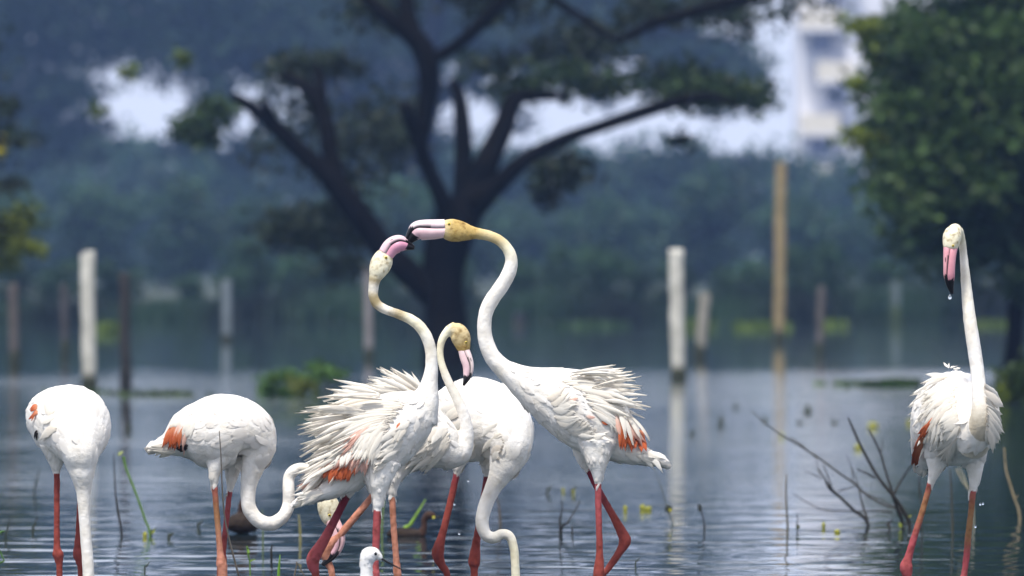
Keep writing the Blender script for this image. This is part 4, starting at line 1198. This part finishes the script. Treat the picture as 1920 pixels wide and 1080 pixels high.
B7.fan(r7, t7, 70, 11, 111, "w", 0.72, 1.05, (-0.06, 0.16), 6, 0)
B7.coat([(1790, 725), (1775, 745), (1770, 775)], [(1730, 735), (1715, 780), (1725, 830)], 46, 15, 112, "w", 0.65, 1.0, 7, shift=(20, 6), lift=0.012, bend=0)
B7.coat([(1760, 776), (1742, 800), (1736, 820)], [(1742, 800), (1727, 845), (1726, 868)], 18, 9, 113, "o", 0.9, 1.05, 3, lift=0.02, bend=2)
B7.coat([(1790, 760), (1800, 800), (1790, 830)], [(1762, 800), (1765, 845), (1765, 865)], 40, 14, 114, "w", 0.6, 1.0, 7, lift=0.009, bend=2)
B7.coat([(1845, 720), (1850, 770), (1850, 810)], [(1872, 760), (1874, 810), (1862, 850)], 36, 14, 115, "w", 0.6, 1.0, 6, lift=0.007, bend=2)
B7.fan([(1738, 858), (1745, 870)], [(1722, 894), (1738, 902)], 7, 8, 116, "w", 0.85, 1.0, (0.20, 0.28), 3, 2)
B7.fan([(1736, 850), (1744, 862)], [(1724, 882), (1736, 886)], 4, 9, 117, "d", 0.85, 1.0, (0.18, 0.19), 3, 2)
B7.fan([(1775, 690), (1795, 690)], [(1766, 677), (1812, 690)], 6, 4, 118, "w", 0.8, 1.0, (0.02, 0.12), 3, 1)

# --- stilt in the foreground
Y = 37.0
STW = (0.80, 0.80, 0.82)
BLK = (0.02, 0.02, 0.022)
ST = Bird("stilt", Y, "small white-headed stilt with needle-thin black bill wading under the courting pair", "stilt", [
    dict(kind=BODY, n=6, pts=[(560, 1148, 0, 3, 1.6, BLK), (592, 1140, 0, 12, 1.2, BLK), (625, 1134, 0, 24, 1.0, STW), (655, 1128, 0, 27, 1.0, STW), (678, 1116, 0, 22, 1.0, STW), (688, 1098, 0, 15, 1.0, STW)]),
    dict(kind=NECK, n=6, pts=[(682, 1110, 0, 19, 1, STW), (687, 1088, 0, 13, 1, STW), (687, 1068, 0, 11.5, 1, STW), (687, 1052, 0, 13, 1, STW), (691, 1043, 0, 15, 1, STW)]),
    dict(kind=HEAD, n=6, pts=[(686, 1050, 0, 13, 0.95, STW), (692, 1042, 0, 16, 0.9, STW), (701, 1040, 0, 14, 0.85, STW), (709, 1043, 0, 9, 0.8, STW), (716, 1048, 0, 3.5, 1, STW)]),
    *[dict(kind=LEG, n=4, pts=[(x, 1145, d, 4, 1, PINKR), (x - 4, 1175, d, 3.4, 1, PINKR), (x + 4, 1245, d, 3, 1, PINKR), (x, 1300, d, 3, 1, PINKR)]) for x, d in ((640, -0.02), (650, 0.03))],
], 650, voxel=0.0022, smooth=4)
ST.eye(704.5, 1038.5, 3.6, M_BLACK, 0.5)
sb = catmull([[*P(x, y, Y, -0.002), r * Y / FPX] for x, y, r in ((713, 1046, 2.6), (725, 1053, 2.0), (740, 1061, 1.6), (758, 1070, 0.7))], 5)
v, f, _ = tube(sb[:, :3], sb[:, 3], sb[:, 3], YREF, 8)
obj("bill", mesh_np("bill", v, f, np.tile((0.012, 0.012, 0.012), (len(v), 1)), M_BILL), ST.root)
ST.plumage(160, 0.02, 0.009, 0.0015, 5, (BODY, NECK))

# --- two little grebes
GR = (0.030, 0.020, 0.015)
def grebe(Y, pts_body, pts_neck, pts_head, bill_pts, label, base):
    g = Bird("grebe", Y, label, "grebe", [
        dict(kind=BODY, n=6, pts=[(*p, GR) for p in pts_body]),
        dict(kind=NECK, n=6, pts=[(*p, (0.04, 0.018, 0.012)) for p in pts_neck]),
        dict(kind=HEAD, n=6, pts=[(*p, (0.05, 0.026, 0.018)) for p in pts_head])], base, voxel=0.0035, smooth=4)
    c = catmull([[*P(x, y, Y), r * Y / FPX] for x, y, r in bill_pts], 5)
    v, f, _ = tube(c[:, :3], c[:, 3], c[:, 3], YREF, 8)
    obj("bill", mesh_np("bill", v, f, np.tile((0.03, 0.03, 0.028), (len(v), 1)), M_BILL), g.root)
    g.plumage(160, 0.025, 0.010, 0.003, int(base))
    return g
YG = 50.0
g1 = grebe(YG, [(728, 1000, 0, 5, 1.2), (742, 1001, 0, 10, 1.2), (762, 1003, 0, 12, 1.2), (780, 1003, 0, 11, 1.2), (793, 1002, 0, 7, 1.2)],
      [(790, 1002, 0, 9, 1), (795, 988, 0, 6, 1), (795, 976, 0, 5.6, 1), (799, 969, 0, 6.5, 1)],
      [(797, 970, 0, 6, 1), (803, 966, 0, 7.6, 0.9), (810, 966, 0, 6.8, 0.9), (816, 968, 0, 3.5, 0.9)],
      [(815, 969, 2.4), (822, 969, 1.6), (828, 970, 0.6)], "small dark brown grebe swimming with raised neck among the flamingo legs", 765)
c = g1.hit(813, 970)
box("gape_spot", *(lambda p, r: (p.x - r, p.x + r, p.y - r, p.y + r, p.z - r, p.z + r))(c[0] if c[0] else P(813, 970, YG), 0.0045), plain("gape_yellow", (0.65, 0.6, 0.08)), g1.root, 0.001)
grebe(50.6, [(432, 990, 0, 10, 1.1), (440, 984, 0, 18, 1.1), (456, 981, 0, 20, 1.1), (470, 985, 0, 16, 1.1), (480, 990, 0, 8, 1.1)],
      [(446, 985, 0, 9, 1), (450, 966, 0, 6, 1), (452, 950, 0, 5.5, 1), (455, 943, 0, 6.5, 1)],
      [(453, 944, 0, 6, 1), (459, 939, 0, 7.5, .9), (466, 940, 0, 6.5, .9), (471, 942, 0, 3.5, .9)],
      [(470, 942, 2.4), (477, 943, 1.5), (482, 944, 0.6)], "round dark grebe floating behind the looped neck of the side-on flamingo", 455)

# ------------------------------------------------------------------ water plants and drops
BRN = (0.018, 0.016, 0.012)
GRN = (0.10, 0.20, 0.03)
TWG = (0.16, 0.13, 0.08)
def stems(name, label, cat, Y, chains, group=None, leaves=(), part="stem"):
    """chains: list of (points (px,py,r), colour)"""
    s = Y / FPX
    b = chains[0][0][0]
    root = empty(name, (P(b[0], 0, Y).x, Y, 0))
    rng = np.random.default_rng(int(b[0] * 7 + b[1]))
    wl = HORIZON + FPX * CAMZ / Y
    for k, (pts, col) in enumerate(chains):
        pts = list(pts)
        if pts[0][1] > wl - 14:
            pts = [(pts[0][0], wl + 0.19 * FPX / Y, pts[0][2])] + pts
        dz = rng.uniform(-0.04, 0.04, len(pts)) * (k > 0)
        kr = 0.78 if name == 'dead_branch' else 1.0
        c = catmull([[*P(x, y, Y, d), r * s * kr] for (x, y, r), d in zip(pts, np.cumsum(dz))], 5)
        v, f, _ = tube(c[:, :3], c[:, 3].clip(0.0006), c[:, 3].clip(0.0006), np.array([0.05, 1, 0.1]), 6)
        cc = np.tile(col, (len(v), 1)) * rng.uniform(0.8, 1.15, (len(v), 1))
        obj(part if k == 0 else "side_" + part, mesh_np(part, v, f, cc, M_STEM), root)
    for (px, py, w, h, ang, col) in leaves:
        p = P(px, py, Y, -0.01)
        ca, sa = math.cos(ang), math.sin(ang)
        pts = []
        for (u, v_) in ((-1, 0), (-.4, .8), (.4, .7), (1, 0), (.4, -.7), (-.4, -.8)):
            X, Z = u * w * s * .5, v_ * h * s * .5
            pts.append((p.x + X * ca - Z * sa, p.y + 0.012 * math.sin(u * 3 + v_), p.z + X * sa + Z * ca))
        vv = [(x, y - 0.002, z) for x, y, z in pts] + [(x, y + 0.002, z) for x, y, z in pts]
        ff = [tuple(range(6)), tuple(range(11, 5, -1))] + [(i, 6 + i, 6 + (i + 1) % 6, (i + 1) % 6) for i in range(6)]
        obj("leaf", mesh_np("leaf", vv, ff, np.tile(col, (12, 1)), M_LEAF, False), root)
    tag(root, label, cat, group)
    return root

YEL = (0.62, 0.56, 0.03)
stems("reed_stem", "dark curved reed stem left of the green one, between the two left flamingos", "reed", water_Y(1004), [([(228, 1003, 2.4), (224, 975, 2), (217, 930, 1.6), (215, 890, 1.2), (213, 850, 0.8)], BRN), ([(226, 985, 1.5), (221, 970, 1.0), (219, 955, 0.5)], BRN)])
stems("reed_stem", "slanting bright green reed stem between the two left flamingos", "reed", water_Y(1006), [([(281, 1005, 2.2), (272, 975, 2.2), (262, 945, 2.2), (247, 905, 2.2), (237, 880, 2.2), (231, 856, 3)], GRN), ([(283, 1004, 2), (288, 996, 1.5), (292, 990, .8)], BRN)],
      leaves=[(288, 996, 14, 6, 1.0, (0.25, 0.30, 0.05)), (226, 850, 14, 8, 0.6, (0.30, 0.34, 0.12))])
stems("dead_twig", "long thin dead twig standing up in front of the side-on feeding flamingo", "twig", 39.2, [([(449, 1085, 2.0), (430, 1012, 1.6), (420, 960, 1.4), (416, 900, 1.3), (414, 850, 1.1), (411, 808, 0.8)], (0.10, 0.085, 0.07)), ([(418, 940, 1.1), (426, 925, .8)], (0.10, 0.085, 0.07))])
stems("weed_sprig", "fresh green weed sprig in front of the looped flamingo neck", "water plant", 43.4, [([(469, 1078, 1.4), (468, 1052, 1.4), (465, 1040, 1.5), (463, 1024, 1.2)], GRN), ([(468, 1054, 1.2), (474, 1050, 1.0), (478, 1048, .6)], GRN)], leaves=[(466, 1033, 18, 5, 1.8, (0.16, 0.27, 0.04)), (474, 1050, 12, 4, 0.3, (0.2, 0.3, 0.05))])
stems("grass_blade", "upright green grass blade near the crossing flamingo legs", "grass blade", 41.5, [([(522, 1090, 3), (523, 1065, 2.6), (525, 1040, 0.6)], (0.12, 0.25, 0.03))])
stems("dead_twig", "small bent dead twig left of the crossing flamingo legs", "twig", 41.8, [([(550, 1088, 1.6), (556, 1060, 1.3), (556, 1054, 1.2), (562, 1064, 1.1), (572, 1082, 0.9)], (0.12, 0.10, 0.07))])
stems("water_leaf", "dark pointed stub poking up under the looped flamingo neck", "water plant", 45.8, [([(509, 1044, 2.5), (508, 1034, 2.2), (511, 1020, .7)], BRN)])
stems("reed_stem", "thin pale reed just under the looped flamingo neck", "reed", 48.0, [([(493, 1015, 1.6), (493, 985, 1.3), (492, 955, .8)], (0.10, 0.14, 0.05))])
stems("reed_stem", "short tan reed beside the hanging flamingo head", "reed", 49.0, [([(563, 1015, 2.6), (562, 985, 2.2), (560, 965, 1)], (0.22, 0.20, 0.08))])
stems("grass_blade", "bright green slanting grass blade beside the swimming grebe", "grass blade", 51.4, [([(757, 998, 3.2), (768, 985, 3.2), (784, 960, 2.2), (798, 936, .8)], (0.20, 0.34, 0.04))])
stems("reed_stem", "green reed behind the red leg of the ruffled flamingo", "reed", 50.2, [([(716, 1005, 2), (717, 970, 2), (721, 940, .9)], (0.14, 0.2, 0.05))])
stems("dead_twig", "short brown twig seen below the breast of the crooked-necked flamingo", "twig", 52.5, [([(938, 985, 2.6), (936, 955, 1.9), (931, 930, 1)], (0.09, 0.07, 0.05))])
stems("weed_sprig", "forked dark weed stem in the water left of the crossed pink legs", "water plant", water_Y(1000), [([(1050, 999, 2.2), (1050, 975, 1.8), (1054, 955, 1.2), (1052, 935, .7)], BRN), ([(1052, 997, 2.4), (1064, 980, 1.8), (1077, 960, 1.3), (1088, 940, .6)], BRN), ([(1073, 1000, 1.5), (1074, 985, 1.0)], BRN)])
stems("reed_stem", "arched thin stem with a dark tuft below the tail of the ochre-headed flamingo", "reed", water_Y(985), [([(1262, 992, 1.4), (1258, 970, 1.2), (1250, 950, 1), (1240, 915, .8), (1226, 878, .5)], (0.08, 0.09, 0.06))], leaves=[(1254, 954, 16, 20, 0.2, (0.035, 0.04, 0.025)), (1257, 956, 8, 6, 0, YEL)])
stems("reed_stem", "short stem with a dark seed head right of the white post's reflection", "reed", water_Y(995), [([(1321, 998, 1.8), (1320, 980, 1.5), (1316, 960, 1.2), (1312, 946, 1.0)], BRN)], leaves=[(1312, 952, 9, 20, 0.1, (0.03, 0.035, 0.03))])
stems("reed_stem", "thin brown stick standing in line with the tall tan pole's reflection", "reed", water_Y(998), [([(1477, 998, 2.2), (1476, 970, 1.8), (1474, 930, 1.5), (1475, 890, 1)], (0.09, 0.08, 0.05)), ([(1495, 994, 1.2), (1496, 975, .9), (1495, 962, .5)], BRN)], leaves=[(1496, 988, 9, 11, 0.3, (0.05, 0.06, 0.02))])
stems("dead_branch", "dark dead branch leaning left out of the water, forked near its tip", "branch", water_Y(986), [
    ([(1628, 985, 4.5), (1600, 956, 4), (1575, 932, 3.6), (1556, 915, 4), (1545, 895, 2), (1535, 880, 1.4)], BRN),
    ([(1628, 984, 3), (1620, 955, 2.4), (1613, 925, 1.8), (1607, 900, 1)], BRN),
    ([(1560, 918, 2), (1553, 895, 1.6), (1543, 870, 0.9)], BRN),
    ([(1572, 921, 1.4), (1590, 916, 1.2), (1604, 910, .8)], BRN),
    ([(1534, 895, 1.4), (1522, 888, 1.1), (1510, 884, .6)], BRN)])
stems("dead_branch", "forked dark dead branch with two thick upright prongs beside the lone flamingo", "branch", water_Y(992), [
    ([(1706, 990, 5), (1695, 960, 4.6), (1675, 930, 4.2), (1650, 900, 3.8), (1632, 870, 3.6), (1612, 832, 3.2), (1600, 805, 3), (1590, 783, 1.8)], BRN),
    ([(1676, 930, 3.4), (1663, 890, 2.9), (1652, 850, 2.5), (1640, 825, 2.4), (1630, 806, 1.8)], BRN),
    ([(1693, 990, 4), (1685, 960, 3.6), (1674, 930, 3.4)], BRN),
    ([(1640, 896, 2.8), (1626, 888, 2.2), (1608, 880, 1.8)], BRN),
    ([(1676, 926, 2.8), (1690, 900, 2.2), (1707, 875, 2), (1722, 855, 1.6)], BRN),
    ([(1651, 855, 1.4), (1655, 835, 1.1), (1656, 820, .6)], BRN),
    ([(1668, 992, 3), (1664, 984, 3), (1674, 976, 2)], BRN)],
    leaves=[(1688, 985, 8, 14, 0.3, (0.22, 0.26, 0.04)), (1706, 968, 7, 5, 0.5, (0.22, 0.22, 0.04)), (1722, 870, 8, 14, 0.2, (0.16, 0.2, 0.05))])
stems("dead_branch", "long thin dead branch sweeping up left over the water with many twigs", "branch", water_Y(975), [
    ([(1690, 962, 2), (1660, 948, 2.4), (1625, 928, 3), (1600, 905, 2.8), (1575, 888, 2.4), (1540, 862, 2.2), (1500, 836, 2), (1460, 812, 1.7), (1430, 790, 1.3), (1410, 770, 1)], (0.034, 0.029, 0.020)),
    ([(1530, 858, 1.2), (1500, 832, 1.3), (1482, 820, 1.2)], (0.034, 0.029, 0.020)),
    ([(1600, 905, 1.3), (1598, 888, 1.1), (1596, 878, .8)], (0.034, 0.029, 0.020)),
    ([(1610, 912, 1.2), (1598, 880, 1), (1585, 852, .6)], (0.034, 0.029, 0.020)),
    ([(1672, 960, 2.2), (1640, 958, 1.8), (1595, 958, 1.5), (1545, 956, 1.4), (1510, 940, 1.2), (1487, 926, .9)], (0.045, 0.038, 0.028)),
    ([(1540, 900, 1.2), (1535, 880, 1), (1530, 850, .6)], (0.034, 0.029, 0.020)),
    ([(1680, 955, 1.6), (1650, 935, 1.3), (1620, 925, 1)], (0.034, 0.029, 0.020)),
    ([(1690, 962, 2.2), (1700, 975, 2.4), (1703, 985, 2.4)], (0.034, 0.029, 0.020))])
stems("reed_stem", "dark upright reed between the legs of the lone flamingo", "reed", water_Y(1000), [([(1786, 1000, 2.6), (1785, 960, 2), (1784, 920, 1.8), (1781, 880, 1.3)], (0.05, 0.05, 0.035))])
stems("reed_stem", "dark reed behind the rear leg of the lone flamingo", "reed", water_Y(992), [([(1728, 992, 2.4), (1728, 950, 2.0), (1724, 915, 1.8), (1724, 890, 1.2)], (0.04, 0.04, 0.035))])
stems("dead_twig", "pale tan twig at the right edge beside the lone flamingo", "twig", water_Y(975), [([(1912, 970, 2.6), (1902, 935, 2.2), (1893, 905, 2), (1886, 880, 1.8), (1883, 840, 1.2)], (0.28, 0.22, 0.13)), ([(1902, 938, 1.6), (1908, 928, 1)], (0.28, 0.22, 0.13))])
stems("dead_twig", "pale bent twigs showing under the breast of the lone flamingo", "twig", water_Y(980), [([(1826, 985, 1.6), (1822, 930, 1.6), (1806, 905, 1.6), (1793, 880, 1.6)], (0.30, 0.28, 0.2)), ([(1815, 918, 1.2), (1808, 895, 1.2), (1798, 876, 1)], (0.30, 0.28, 0.2))])
stems("grass_blade", "pair of green blades at the left edge of the water", "grass blade", 43.0, [([(-12, 1088, 3), (-4, 1060, 3), (8, 1052, 1.0)], (0.06, 0.14, 0.03)), ([(-14, 1010, 3), (2, 998, 2.6), (10, 996, .8)], (0.06, 0.14, 0.03)), ([(-12, 1085, 3), (-6, 1030, 2.6), (8, 1052, 1)], (0.06, 0.14, 0.03))])
GK = "short dark stubs standing in the shallow water"
for (x, y, h, w, lb) in ((65, 1000, 32, 5, "dark weed stub beside the front-on flamingo's red leg"), (14, 1015, 44, 4, "slanting dark stub next to the green blades at the water's edge"), (68, 930, 50, 4, "tall faint weed stub beside the front-on flamingo's thigh"), (320, 1010, 12, 6, "tiny dark stub between the green reed and the side-on flamingo"),
    (375, 990, 16, 5, "dark stub just left of the side-on flamingo's legs"), (1352, 800, 22, 10, "thick dark stub far out, between the white post's reflection and the tan pole's"), (1298, 818, 12, 8, "small dark stub touching the white post's reflection"), (1515, 775, 16, 14, "wide dark stub right of the tall tan pole's reflection, farther out"),
    (1380, 765, 10, 8, "tiny far stub below the leaning grey post"), (1500, 795, 8, 10, "low dark stub just right of the tan pole's reflection"), (1435, 790, 10, 9, "low dark stub at the tip of the long thin dead branch"), (1565, 795, 8, 10, "low dark stub left of the two-pronged dead branch"),
    (1030, 925, 16, 5, "slim stub behind the forked weed stem, left of its yellow leaves"), (1076, 925, 14, 5, "slim stub among yellow leaves left of the crossed pink legs"), (1195, 1062, 20, 3, "thin green-black sprout right of the crossed pink legs"), (275, 1072, 20, 3, "thin sprout in the near water between the two left flamingos")):
    sl = 12 if y > 900 else 2
    stems("water_stub", lb, "water plant", water_Y(y), [([(x - sl * .3, y, w * .5), (x, y - h * .5, w * .42), (x + sl * .5, y - h, w * .15)], (0.035, 0.045, 0.03))], GK)
GY = "yellow leaves floating on the lake"
def floater(px, py, w, h, lb):
    Y = water_Y(py); s = Y / FPX
    p = P(px, py, Y)
    rng = np.random.default_rng(int(px))
    n = 9
    a = np.linspace(0, 6.283, n, endpoint=False)
    rad = rng.uniform(0.75, 1.1, n)
    hz = h * s
    V = [(p.x + math.cos(q) * w * s * .5 * k, Y + math.sin(q) * w * s * .6 * k, 0.006 + hz * (0.35 + 0.5 * max(0, math.sin(q)))) for q, k in zip(a, rad)]
    V += [(p.x + math.cos(q) * w * s * .4 * k, Y + math.sin(q) * w * s * .5 * k, -0.004) for q, k in zip(a, rad)] + [(p.x, Y, 0.012 + hz * .8)]
    F = [(i, (i + 1) % n, 2 * n) for i in range(n)] + [(i, n + i, n + (i + 1) % n, (i + 1) % n) for i in range(n)]
    o = obj("floating_leaf", mesh_np("floating_leaf", V, F, np.tile((0.36, 0.35, 0.05), (len(V), 1)), M_LEAF, False))
    tag(o, lb, "leaf", GY)
for a in ((272, 1007, 9, 7, "round yellow leaf floating at the foot of the slanting green reed"), (1172, 958, 9, 8, "single yellow leaf floating closest to the crossed pink legs"), (1205, 956, 12, 8, "rounder yellow leaf beside a flat sliver, under the ochre-headed flamingo's tail"), (1216, 957, 16, 4, "flat yellow sliver of leaf under the ochre-headed flamingo's tail"),
    (1544, 990, 8, 9, "single bright yellow leaf left of the leaning dead branch's foot"), (1636, 802, 26, 9, "widest yellow leaf, floating beyond the two upright prongs of the dead branch"), (1610, 842, 18, 8, "yellow leaf seen between the two upright prongs of the dead branch"), (1466, 820, 9, 8, "yellow leaf on the tall tan pole's reflection by the branch tip"),
    (1075, 925, 6, 7, "upright yellow leaf left of the crossed pink legs, nearer to them"), (1056, 922, 5, 5, "small yellow leaf above the forked dark weed stem"), (1570, 1000, 14, 3, "thin yellow sliver below the leaning dead branch"), (1705, 795, 10, 8, "yellow leaf just behind the lone flamingo's plumes")):
    floater(*a)
GD = "water drops falling among the flamingos"
def drop(px, py, r, Y, label="tiny glinting water drop falling between the flamingos", group=GD):
    bm = bmesh.new()
    bmesh.ops.create_uvsphere(bm, u_segments=12, v_segments=8, radius=r * Y / FPX)
    for v in bm.verts:
        if v.co.z > 0: v.co.z *= 1.9; v.co.x *= 1 - 0.25 * v.co.z / (r * Y / FPX * 1.9); v.co.y *= 1 - 0.25 * v.co.z / (r * Y / FPX * 1.9)
    me = bpy.data.meshes.new("water_drop"); bm.to_mesh(me); bm.free()
    me.materials.append(M_DROP)
    me.polygons.foreach_set("use_smooth", [True] * len(me.polygons))
    o = bpy.data.objects.new("water_drop", me); o.location = P(px, py, Y)
    link(o); tag(o, label, "water drop", group)
drop(1781, 558, 3.4, 39.77, "clear water drop hanging from the bill tip of the lone flamingo", None)
for x, y in ((878, 902), (861, 1001), (1838, 946), (1843, 945), (1829, 988), (852, 946)):
    drop(x, y, 2.0, 40.2)

# ------------------------------------------------------------------ haze
mh = bpy.data.materials.new("haze_air")
mh.use_nodes = True
nt = mh.node_tree
nt.nodes.clear()
o_ = nt.nodes.new("ShaderNodeOutputMaterial")
pv = nt.nodes.new("ShaderNodeVolumePrincipled")
pv.inputs['Density'].default_value = 0.00026
pv.inputs['Density Attribute'].default_value = ""
pv.inputs['Color'].default_value = (0.31, 0.50, 0.97, 1)
pv.inputs['Anisotropy'].default_value = 0.0
nt.links.new(pv.outputs[0], o_.inputs['Volume'])
haze = box("haze", -450, 450, -60, 1520, -1.4, 34, mh, None)
tag(haze, "pale blue haze filling the air over the lake", "haze", None, "stuff")
